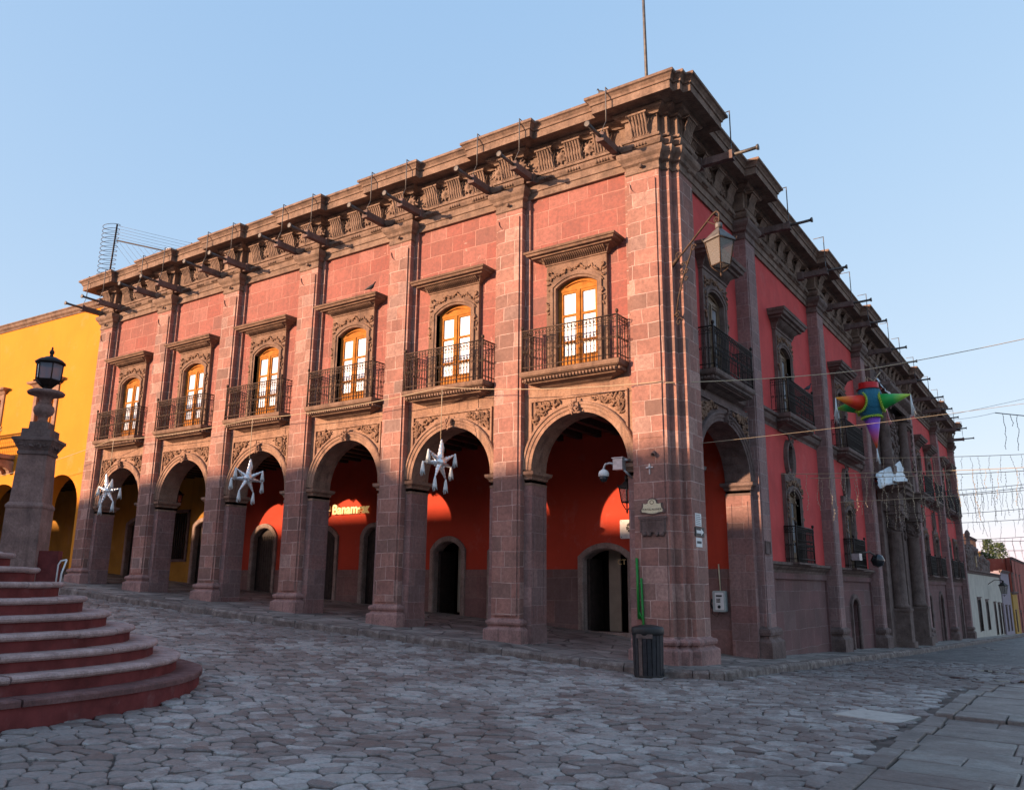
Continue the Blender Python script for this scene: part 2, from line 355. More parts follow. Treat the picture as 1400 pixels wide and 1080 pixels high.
def arch_us(o, n=18):
    c, w = (o['u0']+o['u1'])/2, (o['u1']-o['u0'])/2
    if o.get('rise', 0) <= 0: return [o['u0'], o['u1']]
    if o.get('kind') == 'e': return [c-w*math.cos(PI*i/n) for i in range(n+1)]
    return [o['u0']+2*w*i/n for i in range(n+1)]
def wall(mb, fr, u0, u1, z0, z1, d0, d1, ops=()):
    """wall slab between depths d0 (back) and d1 (front) with openings"""
    ops = sorted(ops, key=lambda o: o['u0']); cur = u0
    def slab(a, b, za, zb, zc, zd):               # a: za..zb, b: zc..zd (front and back faces)
        for d in (d0, d1): mb.add([fr(a, d, za), fr(b, d, zc), fr(b, d, zd), fr(a, d, zb)], [(0, 1, 2, 3)])
    def lid(a, b, z, zz=None):
        zz = z if zz is None else zz
        mb.add([fr(a, d0, z), fr(b, d0, zz), fr(b, d1, zz), fr(a, d1, z)], [(0, 1, 2, 3)])
    def jamb(u, za, zb): mb.add([fr(u, d0, za), fr(u, d0, zb), fr(u, d1, zb), fr(u, d1, za)], [(0, 1, 2, 3)])
    for o in ops:
        if o['u0'] > cur+1e-6: slab(cur, o['u0'], z0, z1, z0, z1)
        us = arch_us(o)
        for a, b in zip(us, us[1:]):
            za, zb = arch_z(o, a), arch_z(o, b); slab(a, b, za, z1, zb, z1); lid(a, b, za, zb)
        ob = o.get('z0', z0)
        if ob > z0+1e-6: slab(o['u0'], o['u1'], z0, ob, z0, ob); lid(o['u0'], o['u1'], ob)
        jamb(o['u0'], ob, o['zs']); jamb(o['u1'], ob, o['zs']); cur = o['u1']
    if u1 > cur+1e-6: slab(cur, u1, z0, z1, z0, z1)
    lid(u0, u1, z1); lid(u0, u1, z0); jamb(u0, z0, z1); jamb(u1, z0, z1)
    return mb
def arch_path(o, z0=None, n=18):
    us = arch_us(o, n); p = [(u, arch_z(o, u)) for u in us]
    if z0 is not None: p = [(o['u0'], z0)]+p+[(o['u1'], z0)]
    return p
def arch_mould(mb, fr, o, prof, z0=None, n=18, smooth=False):
    return sweep(mb, arch_path(o, z0, n), prof, lambda a, b, h: fr(a, h, b), 1, smooth=smooth)
def foliage(mb, fr, pts, size, d, seed=0):
    """carved leaves and curls: raised lumps and short scrolls at pts (u, z)"""
    rn = random.Random(seed)
    for (u, z) in pts:
        a = rn.uniform(0, 2*PI); s = size*rn.uniform(.7, 1.3)
        if rn.random() < .35:
            p = [fr(u+math.cos(a+t*.75)*s*(1-.13*t), d+.02, z+math.sin(a+t*.75)*s*(1-.13*t)) for t in range(7)]
            mb.tube(p, [s*.34*(1-.09*t) for t in range(7)], 5)
        else:
            ax = Vector(fr(math.cos(a), 0, math.sin(a)))-Vector(fr(0, 0, 0))
            mb.blob(fr(u, d+rn.uniform(-.01, .02), z), s*.42, s*.42, s, ax, 6, 4)
def empty(name, label, cat, loc=(0, 0, 0), rz=0, group=None):
    o = bpy.data.objects.new(name, None); COL.objects.link(o); o.location = loc; o.rotation_euler = (0, 0, rz); o.empty_display_size = .2
    o['label'] = label; o['category'] = cat
    if group: o['group'] = group
    return o
def tag(o, label=None, cat=None, group=None, kind=None):
    for k, v in (('label', label), ('category', cat), ('group', group), ('kind', kind)):
        if v: o[k] = v
    return o
def inst(o, parent, loc, rz=0):
    c = o.copy(); COL.objects.link(c); c.parent = parent; c.location = loc; c.rotation_euler = (0, 0, rz)
    for ch in [x for x in o.children]:
        k = ch.copy(); COL.objects.link(k); k.parent = c
    return c
def text(name, body, size, ext, mat, parent, M, align='LEFT', bold=0.):
    cu = bpy.data.curves.new(name, 'FONT'); cu.body = body; cu.size = size; cu.extrude = ext; cu.align_x = align; cu.offset = bold
    t = bpy.data.objects.new(name, cu); COL.objects.link(t); bpy.context.view_layer.update()
    me = bpy.data.meshes.new_from_object(t.evaluated_get(bpy.context.evaluated_depsgraph_get())); bpy.data.objects.remove(t)
    me.materials.clear(); me.materials.append(mat)
    o = bpy.data.objects.new(name, me); COL.objects.link(o); o.matrix_world = M
    if parent: o.parent = parent; o.matrix_parent_inverse = parent.matrix_basis.inverted()
    return o
def TXT_L(x, y, z): return Matrix.Translation((x, y, z)) @ Matrix.Rotation(PI/2, 4, 'X')
def TXT_R(x, y, z): return Matrix.Translation((x, y, z)) @ Matrix.Rotation(PI/2, 4, 'Z') @ Matrix.Rotation(PI/2, 4, 'X')

# ------------------------------------------------------------------ ground
def sm(a, b, x): t = max(0, min(1, (x-a)/(b-a))); return t*t*(3-2*t)
def g_side(x, y):
    return .12+.0635*max(0, -x)-(.0365*max(0, y) if y < 20 else .73+.033*(y-20))
def g_road(x, y):
    z = -.02+.0635*max(0, -x)*(1+.02*min(0, max(-12, y)))-.012*max(0, x-1.3)
    return z-(.0365*max(0, y) if y < 20 else .73+.033*(y-20))
def kerb_y(x):
    return -np.interp(-x, [-1.3, 0.4, 2.8, 5.7, 9.2, 13, 15.5, 22, 40], [.72, .90, .96, 1.2, 1.5, 1.56, 1.58, 1.75, 2.2])
KX = 1.38
def ground():
    xs = list(np.arange(-40, 24.01, 2.))+[40, 90, 300, 900]; xs = [-900, -300, -90]+xs
    ys = [-900, -300, -90]+list(np.arange(-44, 100.1, 2.))+[130, 200, 400, 900]
    mb = MB(); vs = [(x, y, g_road(max(-60, min(20, x)), max(-60, min(110, y)))-.026) for y in ys for x in xs]; n = len(xs)
    mb.add(vs, [(j*n+i, j*n+i+1, (j+1)*n+i+1, (j+1)*n+i) for j in range(len(ys)-1) for i in range(n-1)])
    tag(mb.build('ground', M_MORT), kind='structure')
    # far paving sheet, beyond the single stones
    mb = MB(); xs = list(np.arange(-40, 20.1, 1.)); ys = list(np.arange(-20, 100.1, 1.)); n = len(xs)
    vs = [(x, y, g_road(x, y)-.022) for y in ys for x in xs]; fs = []
    for j in range(len(ys)-1):
        for i in range(n-1):
            x, y = xs[i]+.5, ys[j]+.5
            if math.hypot(x-6.76, y+15.57) > 27: fs.append((j*n+i, j*n+i+1, (j+1)*n+i+1, (j+1)*n+i))
    mb.add(vs, fs); tag(mb.build('road', M_ROAD), kind='structure')
ground()
def on_pave(x, y):
    if x < KX and y > kerb_y(min(x, 0.9))-.02: return True
    if x > 4.72 and y < 2.3 and y > -14.5: return True
    return False
STC = (-6.70, -10.95); STA, STB, STT, STN = 4.20, 3.93, .315, 2.3
def in_steps(x, y, g=.0):
    return abs((x-STC[0])/(STA+g))**STN+abs((y-STC[1])/(STB+g))**STN < 1
def clip_poly(poly, p, n):
    out = []; k = len(poly)
    for i in range(k):
        a, b = poly[i], poly[(i+1) % k]; da = (a[0]-p[0])*n[0]+(a[1]-p[1])*n[1]; db = (b[0]-p[0])*n[0]+(b[1]-p[1])*n[1]
        if da <= 0: out.append(a)
        if da*db < 0: t = da/(da-db); out.append((a[0]+(b[0]-a[0])*t, a[1]+(b[1]-a[1])*t))
    return out
def cobbles():
    """irregular worn setts: the cells of a jittered grid, each its own raised stone"""
    mb = MB(); ca, sa = math.cos(rad(20)), math.sin(rad(20)); gx, gy = .31, .17; rn = random.Random(12)
    nx, ny = int(70/gx), int(70/gy); pt = {}
    def P(i, j):
        if (i, j) not in pt: pt[i, j] = ((i+.5*(j % 2)+rn.uniform(-.38, .38))*gx-35, (j+rn.uniform(-.25, .25))*gy-35)
        return pt[i, j]
    for j in range(ny):
        for i in range(nx):
            x, y = P(i, j); X = 2+x*ca-y*sa; Y = -2+x*sa+y*ca
            dx, dy = X-6.76, Y+15.57; D = math.hypot(dx, dy); fwd = -dx*.564+dy*.826; rt = dx*.826+dy*.564
            if not (3.2 < D < 29 and fwd > 2 and abs(rt) < .78*fwd+2.5) or on_pave(X, Y) or in_steps(X, Y, -.1): continue
            poly = [(x-.6, y-.4), (x+.6, y-.4), (x+.6, y+.4), (x-.6, y+.4)]
            for b in (-2, -1, 0, 1, 2):
                for a in (-2, -1, 0, 1, 2):
                    if a or b:
                        q = P(i+a, j+b); m = ((x+q[0])/2, (y+q[1])/2); poly = clip_poly(poly, m, (q[0]-x, q[1]-y))
            # drop very short edges, inset for the joint
            pp = [poly[k] for k in range(len(poly)) if math.hypot(poly[k][0]-poly[k-1][0], poly[k][1]-poly[k-1][1]) > .035]
            if len(pp) < 4: continue
            cx = sum(q[0] for q in pp)/len(pp); cy = sum(q[1] for q in pp)/len(pp); g = rn.uniform(.002, .011)
            hz = rn.uniform(-.011, .011); tx, ty = rn.uniform(-.035, .035), rn.uniform(-.035, .035); vs = []; ring = []
            for k, q in enumerate(pp):
                o, e = pp[k-1], pp[(k+1) % len(pp)]; ring += [(q[0]*.82+o[0]*.18, q[1]*.82+o[1]*.18), (q[0]*.82+e[0]*.18, q[1]*.82+e[1]*.18)]
            N = len(ring)
            for (ins, dz) in ((g, -.05), (g, -.009), (g+.009, -.001), (g+.035, .003)):
                for q in ring:
                    L = math.hypot(q[0]-cx, q[1]-cy); f = max(.2, (L-ins)/L); u, v = cx+(q[0]-cx)*f, cy+(q[1]-cy)*f
                    wx, wy = 2+u*ca-v*sa, -2+u*sa+v*ca; vs.append((wx, wy, g_road(wx, wy)+dz+hz+tx*(u-cx)+ty*(v-cy)+rn.uniform(-.003, .003)*(dz > -.05)))
            wx, wy = 2+cx*ca-cy*sa, -2+cx*sa+cy*ca; vs.append((wx, wy, g_road(wx, wy)+.004+hz))
            fs = [(a*N+k, a*N+(k+1) % N, (a+1)*N+(k+1) % N, (a+1)*N+k) for a in (0, 1, 2) for k in range(N)]+[(3*N+k, 3*N+(k+1) % N, 4*N) for k in range(N)]
            mb.add(vs, fs, False)
    tag(mb.build('cobblestones', M_SETT, recalc=False), kind='structure')
cobbles()
def pavements():
    # arcade and side-street pavement: one sheet following the slope, kerb stones along its edge
    def gp(x, y): return .12+.0635*max(0, -x)-(.0365*max(0, y) if y < 20 else .73+.033*(y-20))*sm(-4.5, -.1, x)
    mb = MB(); xs = list(np.arange(-40, .9, .5))+[KX-.18]; xs = sorted(xs)
    for a, b in zip(xs, xs[1:]):
        rows = [(kerb_y(min(a, .75))+.2, kerb_y(min(b, .75))+.2)]+[(y, y) for y in (.3, 1.2, 2.2, 3.2, 4.2, 4.9)]
        if a > .5: rows[0] = (-.5, -.1)
        if b > -.4: rows += [(y, y) for y in np.arange(6.4, 100, 1.5)]
        for (p, q) in zip(rows, rows[1:]):
            mb.add([(a, p[0], gp(a, p[0])), (b, p[1], gp(b, p[1])), (b, q[1], gp(b, q[1])), (a, q[0], gp(a, q[0]))], [(0, 1, 2, 3)])
    tag(mb.build('pavement', M_PAVE), kind='structure')
    mb = MB(); rn = random.Random(3)
    pts = []; x = -40.
    while x < .7: pts.append((x, kerb_y(x))); x += rn.uniform(.45, .95)
    pts += [(.98, -.74), (1.2, -.6), (1.34, -.3), (KX, .2)]
    y = .8
    while y < 90: pts.append((KX+.02*rn.uniform(-1, 1), y)); y += rn.uniform(.5, 1.1)
    for (a, b) in zip(pts, pts[1:]):
        A, B = Vector(a), Vector(b); d = (B-A).normalized(); nrm = Vector((-d.y, d.x)); g = .008
        A2, B2 = A+d*g, B-d*g; top = rn.uniform(-.012, .012); w = .24; bul = rn.uniform(-.02, .02)
        vs = []
        for p in (A2, A2.lerp(B2, .5), B2):
            o_ = bul if p not in (A2, B2) else 0
            for (off, dz) in ((o_-.01, -.3), (o_-.012, .0), (o_+.03, .008), (w, .008), (w, -.3)):
                q = p+nrm*(off+rn.uniform(-.014, .014)); vs.append((q.x, q.y, g_side(q.x, q.y)+dz+(top if dz > -.1 else 0)+(-.045 if off < .0 and dz > -.1 else 0)+rn.uniform(-.008, .008)))
        fs = [(i*5+k, i*5+k+1, (i+1)*5+k+1, (i+1)*5+k) for i in (0, 1) for k in range(4)]+[(0, 1, 2, 3, 4), (14, 13, 12, 11, 10)]
        mb.add(vs, fs)
    tag(mb.build('kerb', M_KERB), kind='structure')
    # flagstone pavement across the street corner, right foreground
    mb = MB(); rn = random.Random(5); y = -14.4
    edge = lambda y_: 4.78+.035*(y_+6.8)
    while y < 2.2:
        h = rn.uniform(.42, .8); x = edge(y)+rn.uniform(-.04, .04)
        first = True
        while x < 13:
            w = .22 if first else rn.uniform(.5, 1.2); lift = .075 if y > -3.4 else .03
            g = .004; dz = rn.uniform(-.006, .006)+(.02 if first else 0); tl = rn.uniform(-.006, .006)
            c = [(x+g, y+g), (x+w-g, y+g), (x+w-g, y+h-g), (x+g, y+h-g)]
            c = [(p[0]+rn.uniform(-.010, .010), p[1]+rn.uniform(-.010, .010)) for p in c]; cx, cy = x+w/2, y+h/2; vs = []
            for s_, e in ((1, -.25), (1, -.012), (.965, 0)):
                for (px, py) in c: vs.append((cx+(px-cx)*s_, cy+(py-cy)*s_, g_road(px, py)+lift+dz+e+tl*(px-cx)))
            mb.add(vs, [(i*4+k, i*4+(k+1) % 4, i*4+4+(k+1) % 4, i*4+4+k) for i in (0, 1) for k in range(4)]+[(8, 9, 10, 11)])
            x += w; first = False
        y += h
    tag(mb.build('flagstone_pavement', M_FLAG, recalc=False), kind='structure')
    mb = MB(); vs = [(3.75, -3.5), (4.6, -3.75), (4.75, -2.95), (3.95, -2.75)]
    mb.add([(x, y, g_road(x, y)+.012) for x, y in vs]+[(x, y, g_road(x, y)-.1) for x, y in vs], [(0, 1, 2, 3)]+[(k, (k+1) % 4, 4+(k+1) % 4, 4+k) for k in range(4)])
    tag(mb.build('pale_paving_slab', M_FLAGL), kind='structure')
    rn = random.Random(11); mb = MB()
    for (cx, cy, L, w, n) in ((5.9, 5.2, 1.5, .5, 7), (4.4, 8.5, 1.6, .5, 5), (4.2, 40, 3.2, 7, 5), (3.2, 28, 1.5, 4, 4), (7.2, 7.5, 1.5, .6, 6)):
        for i in range(n):
            ox, oy = cx+rn.uniform(-L, L), cy+rn.uniform(-w, w); rr = rn.uniform(.10, .34); k = 11
            vs = [(ox+math.cos(2*PI*q/k)*rr*rn.uniform(.6, 1.3), oy+math.sin(2*PI*q/k)*rr*rn.uniform(.6, 1.3)) for q in range(k)]
            mb.add([(x, y, g_road(x, y)+.012) for x, y in vs], [tuple(range(k))])
    tag(mb.build('puddles', M_WET), kind='structure')
pavements()

# ------------------------------------------------------------------ the arcaded palace
PAL = empty('arcaded_palace', 'two storey red stone palace with arcades and balconies on the street corner', 'building')
BW = 3.6; PC = [-.4-BW*k for k in range(7)]; AC = [-2.2-BW*k for k in range(6)]
XL = -22.4                                     # left end of the front
RP = [.73, 5.15, 12.35, 18.9, 30.0, 39.4, 47.2]  # pilaster centres on the side street
YE = 47.6
ZI, ZS = 4.12, 4.15; ZPT = 10.86              # impost, springing, top of wall panels
HW = .38                                       # half width of a pilaster face
def left_path(dp, dw, hw=HW):
    """plan path along both fronts: pilaster faces at depth dp, wall between at dw (world xy), round the stepped corner"""
    p = []
    p.append((PC[6]-hw, -dw+.3 if False else -dw)); p = [(PC[6]-hw, -dw)]
    for k in range(6, 0, -1):
        p += [(PC[k]-hw, -dp), (PC[k]+hw, -dp), (PC[k]+hw, -dw), (PC[k-1]-hw, -dw)]
    p += [(PC[0]-hw, -dp), (0, -dp), (0, .17), (.165, .17), (.165, .35), (.33, .35)]
    p = [q for i, q in enumerate(p) if i == 0 or q != p[i-1]]
    return p
def right_path(dp, dw, hw=HW):
    p = [(XR+dp, .35), (XR+dp, RP[0]+hw), (XR+dw, RP[0]+hw)]
    for y in RP[1:]:
        p += [(XR+dw, y-hw), (XR+dp, y-hw), (XR+dp, y+hw)]
        if y != RP[-1]: p.append((XR+dw, y+hw))
    return p
def full_path(dp, dwl, dwr):
    a = left_path(dp, dwl); b = right_path(dp, dwr)
    return [(XL-.0, -dwl)]*0 + a + b[1:]
WXY = lambda a, b, h: (a, b, h)
# --- main walls
def walls():
    ops = [dict(u0=c-1.225, u1=c+1.225, zs=ZS, rise=1.225, kind='e') for c in AC]
    mb = MB(); wall(mb, FL, XL, -.3, -.6, 6.27, -.80, -.17, ops); mb.build('arcade_wall', M_ARCHV, PAL)
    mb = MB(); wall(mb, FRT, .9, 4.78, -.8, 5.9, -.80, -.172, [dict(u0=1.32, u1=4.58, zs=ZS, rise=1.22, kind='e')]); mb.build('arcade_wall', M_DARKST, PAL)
    wops = [dict(u0=c-.56, u1=c+.56, z0=6.45, zs=8.38, rise=.19) for c in AC]
    mb = MB(); wall(mb, FL, XL, -.3, 6.28, ZPT+.3, -.62, -.24, wops); mb.build('upper_wall', M_REDB, PAL)
    # right front upper wall
    rops = [dict(u0=c-.56, u1=c+.56, z0=6.45, zs=8.38, rise=.19) for c in RWIN]
    mb = MB(); wall(mb, FRT, .9, YE, 5.92, ZPT+.3, -.75, -.332, rops); mb.build('upper_wall', M_REDW, PAL)
    mb = MB()
    lops = []
    for c in RDOOR: lops.append(dict(u0=c-.56, u1=c+.56, z0=2.27, zs=4.12, rise=.19))
    for c in ROVAL: lops.append(dict(u0=c-.33, u1=c+.33, z0=4.98, zs=5.28, rise=.33, kind='e'))
    # split in two bands so door and oval openings can share a column
    wall(mb, FRT, 5.52, YE, 2.24, 4.75, -.75, -.332, [o for o in lops if o['z0'] < 3])
    wall(mb, FRT, 5.52, YE, 4.75, 5.915, -.75, -.332, [o for o in lops if o['z0'] > 3]); mb.build('middle_wall', M_REDW, PAL)
    bops = [dict(u0=c-w, u1=c+w, zs=zs, rise=r) for (c, w, zs, r) in RLOW]
    mb = MB(); wall(mb, FRT, 4.80, YE, -2.6, 2.235, -.75, -.33, bops); mb.build('lower_wall', M_LOWW, PAL)
    # dark rooms behind the openings, roof, rear
    mb = MB(); mb.box(ID, XL+.1, -.1, 7.4, 7.6, -.5, 12.2); mb.box(ID, XL+.1, -.1, 5.02, 7.4, 5.0, 5.2); mb.box(ID, -1.35, -1.2, 7.6, YE, -2.5, 12.2); mb.build('inner_wall', M_DARK, PAL)
    mb = MB(); mb.box(ID, XL, .0, .3, 12, 12.2, 12.3); mb.box(ID, -14, .25, 12, YE, 12.2, 12.3); mb.build('roof', M_TERRA, PAL)
    mb = MB(); mb.box(ID, XL, -.05, .35, .55, 12.3, 12.68); mb.box(ID, -.25, -.05, .55, YE-.3, 12.3, 12.68); mb.build('parapet', M_TERRA, PAL)
    mb = MB(); mb.box(ID, XL+.02, -14, 12, 12.3, -1, 12.2); mb.box(ID, -14, .2, YE-.3, YE, -2.6, 12.2); mb.box(ID, XL, XL+.2, .65, 12, 5.9, 12.2); mb.build('rear_wall', M_TERRA, PAL)
RWIN = [2.94, 8.65, 15.6, 28.0, 32.9, 36.7, 41.8, 45.2]
RDOOR = [8.65, 15.6, 28.0, 32.9, 36.7, 41.8, 45.2]
ROVAL = [8.65, 15.6, 32.9, 36.7]
RLOW = [(5.98, .28, 1.72, .1), (15.6, .5, 1.0, .22), (27.9, .45, 1.0, .3), (32.6, .45, .9, .35), (36.6, .62, .9, .4), (41.9, .45, .8, .35), (45.2, .45, .7, .35)]
walls()
# --- pilasters with plinths and capitals
PLP = [(.13, -.4), (.13, .24), (.125, .26), (.05, .31), (.04, .35), (.085, .36), (.10, .41), (.085, .455), (.03, .47), (.0, .50)]
CAPP = [(.0, 10.62), (.03, 10.64), (.03, 10.70), (.015, 10.72), (.015, 10.82), (.07, 10.86), (.09, 10.93), (.15, 11.0), (.17, 11.06), (.17, 11.13), (-.02, 11.14)]
def pilasters():
    for i, c in enumerate(PC):
        if i == 0: continue
        t = MB(); t.box(FL, c-HW, c+HW, -.168, 0, -.5, 10.9)
        t.box(FL, c-HW-.13, c+HW+.13, -.30, -.165, 5.925, 10.87)          # wider back strip
        o = t.build('pilaster', M_ASH, PAL)
        m = MB(); m.box(FL, c-HW+.07, c+HW-.07, .0, .034, .55+g_side(c, 0), 10.05)
        sweep(m, [(c-HW+.07, 10.05)]+[(c-(HW-.07)*math.cos(PI*k/10), 10.42-.30*math.sin(PI*k/10)) for k in range(11)]+[(c+HW-.07, 10.05)], [(0, 0), (0, .034)], lambda a, b, h: FL(a, h, b), caps=False)
        N = 10; arc = [(c-(HW-.07)*math.cos(PI*k/N), 10.42-.30*math.sin(PI*k/N)) for k in range(N+1)]
        for (a, b) in zip(arc, arc[1:]):
            m.add([FL(a[0], .034, 10.05), FL(b[0], .034, 10.05), FL(b[0], .034, b[1]), FL(a[0], .034, a[1])], [(0, 1, 2, 3)])
        m.build('raised_panel', M_ASH, o)
        z = g_side(c, 0); b = MB()
        sweep(b, [(c-HW, .168), (c-HW, 0), (c+HW, 0), (c+HW, .168)], [(o_, h+z) for o_, h in PLP], WXY, -1); b.build('plinth', M_PLINTH, o)
        k = MB(); sweep(k, [(c-HW, .22), (c-HW, 0), (c+HW, 0), (c+HW, .22)], CAPP, WXY, -1)
        k.lathe(FL(c, .06, 10.76), [(.0, 0), (.05, 0), (.045, .05), (.0, .07)], 8, (0, -1, 0)); k.build('capital', M_CORN, o)
    # stepped corner pier
    path = [(-.78, .17), (-.78, 0), (0, 0), (0, .17), (.165, .17), (.165, .35), (.33, .35), (.33, 1.11), (.16, 1.11)]
    t = MB(); vs = path+[(-.3, 1.11), (-.3, .17)]
    n = len(vs); t.add([(x, y, -.5) for x, y in vs]+[(x, y, 10.9) for x, y in vs], [(k, (k+1) % n, n+(k+1) % n, n+k) for k in range(n)]+[tuple(range(n)), tuple(range(n, 2*n))])
    t.box(FL, -.91, -.78, -.30, -.167, 5.925, 10.87)
    o = t.build('corner_pier', M_ASH, PAL)
    m = MB(); c = -.39; m.box(FL, c-.31, c+.31, 0, .022, .65, 4.6); m.box(FL, c-.31, c+.31, 0, .034, 4.6, 10.05)
    N = 10; arc = [(c-.31*math.cos(PI*k/N), 10.42-.30*math.sin(PI*k/N)) for k in range(N+1)]
    for (a, b) in zip(arc, arc[1:]):
        m.add([FL(a[0], .034, 10.05), FL(b[0], .034, 10.05), FL(b[0], .034, b[1]), FL(a[0], .034, a[1])], [(0, 1, 2, 3)])
    sweep(m, [(c-.31, 10.05)]+arc+[(c+.31, 10.05)], [(0, 0), (0, .034)], lambda a, b, h: FL(a, h, b), caps=False)
    m.build('raised_panel', M_ASH, o)
    b = MB(); sweep(b, path, [(o_*1.05, h+.12) for o_, h in PLP], WXY, -1); b.build('plinth', M_PLINTH, o)
    k = MB(); sweep(k, [(-.78, .22)]+path[1:-1]+[(.0, 1.11)], CAPP, WXY, -1)
    for (p, ax) in ((FL(c, .06, 10.76), (0, -1, 0)), (FRT(.73, .06, 10.76), (1, 0, 0))): k.lathe(p, [(.05, 0), (.045, .05), (0, .07)], 8, ax)
    k.build('capital', M_CORN, o)
    # side street pilasters
    for c in RP[1:]:
        t = MB(); t.box(FRT, c-HW, c+HW, -.34, 0, -2.6, 10.9); o = t.build('pilaster', M_JAMB2, PAL)
        m = MB(); m.box(FRT, c-HW+.07, c+HW-.07, 0, .02, .6+g_side(0, c), 10.05); m.build('raised_panel', M_JAMB2, o)
        b = MB(); z = g_side(0, c); sweep(b, [(0., c-HW), (.33, c-HW), (.33, c+HW), (0., c+HW)], [(o_*1.1, h*1.5+z if h > 0 else h+z) for o_, h in PLP], WXY, -1); b.build('plinth', M_DARKST, o)
        k = MB(); sweep(k, [(-.02, c-HW), (.33, c-HW), (.33, c+HW), (-.02, c+HW)], CAPP, WXY, -1); k.build('capital', M_PORT, o)
M_JAMB2 = blocks('grey_pink_ashlar', [(0, (.19, .135, .13)), (.3, (.26, .165, .155)), (.6, (.30, .18, .165)), (1, (.22, .15, .145))], .6, .34, (.42, .33, .32), .007, gain=1.5)
pilasters()
# --- entablature and cornice sweeping round both fronts
def entablature():
    pth = full_path(0., -.17, -.30)
    m = MB(); sweep(m, pth, [(-.1, ZPT), (.02, ZPT), (.02, 11.02), (.05, 11.03), (.05, 11.20), (.09, 11.22), (.13, 11.30), (.13, 11.34), (.03, 11.36), (-.1, 11.36)], WXY, -1); m.build('architrave', M_CORN, PAL)
    m = MB(); sweep(m, pth, [(-.1, 11.36), (.035, 11.36), (.035, 11.41), (.075, 11.42), (.085, 11.45), (.075, 11.48), (.03, 11.49), (.01, 11.50), (.01, 11.99), (-.1, 11.99)], WXY, -1); m.build('frieze', M_CORN, PAL)
    m = MB(); sweep(m, pth, [(-.1, 11.97), (.06, 11.97), (.08, 12.01), (.20, 12.05), (.24, 12.10), (.24, 12.13), (.33, 12.15), (.50, 12.13), (.57, 12.12), (.57, 12.30), (.60, 12.31), (.61, 12.36), (.66, 12.42), (.70, 12.44), (.70, 12.50), (.55, 12.53), (-.1, 12.50)], WXY, -1); m.build('cornice', M_CORN, PAL)
entablature()
# --- brackets, rosettes, waterspouts (prototypes in the left front's frame, copied along both fronts)
def bracket_mesh():
    m = MB(); N = 8
    for k in range(6):
        u = -.185+.074*k
        side = []
        for i in range(N+1):
            t = i/N; z = 11.52+.45*t; d = .07+.05*math.sin(t*PI*1.0)*(1 if t < .5 else .4)+.17*t**2.2
            side.append((d, z))
        vs = []
        for uu, dd in ((u-.03, -.02), (u-.022, .0), (u+.022, .0), (u+.03, -.02)):
            for d, z in side: vs.append(FL(uu, d+dd, z))
        L = N+1; m.add(vs, [(a*L+i, a*L+i+1, (a+1)*L+i+1, (a+1)*L+i) for a in range(3) for i in range(N)], True)
    m.box(FL, -.23, .23, -.02, .055, 11.5, 11.96); m.box(FL, -.245, .245, -.02, .25, 11.955, 12.0)
    for k in range(5): m.lathe(FL(-.15+.075*k, .105, 11.24), [(.034, 0), (.02, .11)], 6)
    return m
def rosette_mesh(seed):
    m = MB(); rn = random.Random(seed)
    m.lathe(FL(0, .0, 11.735), [(.14, -.01), (.14, .03), (.11, .05), (.06, .05), (.05, .08), (0, .09)], 12, (0, -1, 0))
    for k in range(9): a = 2*PI*k/9; m.blob(FL(math.cos(a)*.145, .035, 11.735+math.sin(a)*.145), .03, .03, .055, (math.cos(a), 0, math.sin(a)), 6, 4)
    foliage(m, FL, [(s_*(.2+.03*k), 11.735+rn.uniform(-.13, .13)) for s_ in (-1, 1) for k in range(3)], .055, .02, seed)
    return m
BR = [(x, 0, 0) for x in []]
def placed(proto, spots):
    for i, (x, y, rz) in enumerate(spots):
        if i == 0: proto.location = (x, y, 0); proto.rotation_euler = (0, 0, rz)
        else: inst(proto, PAL, (x, y, 0), rz)
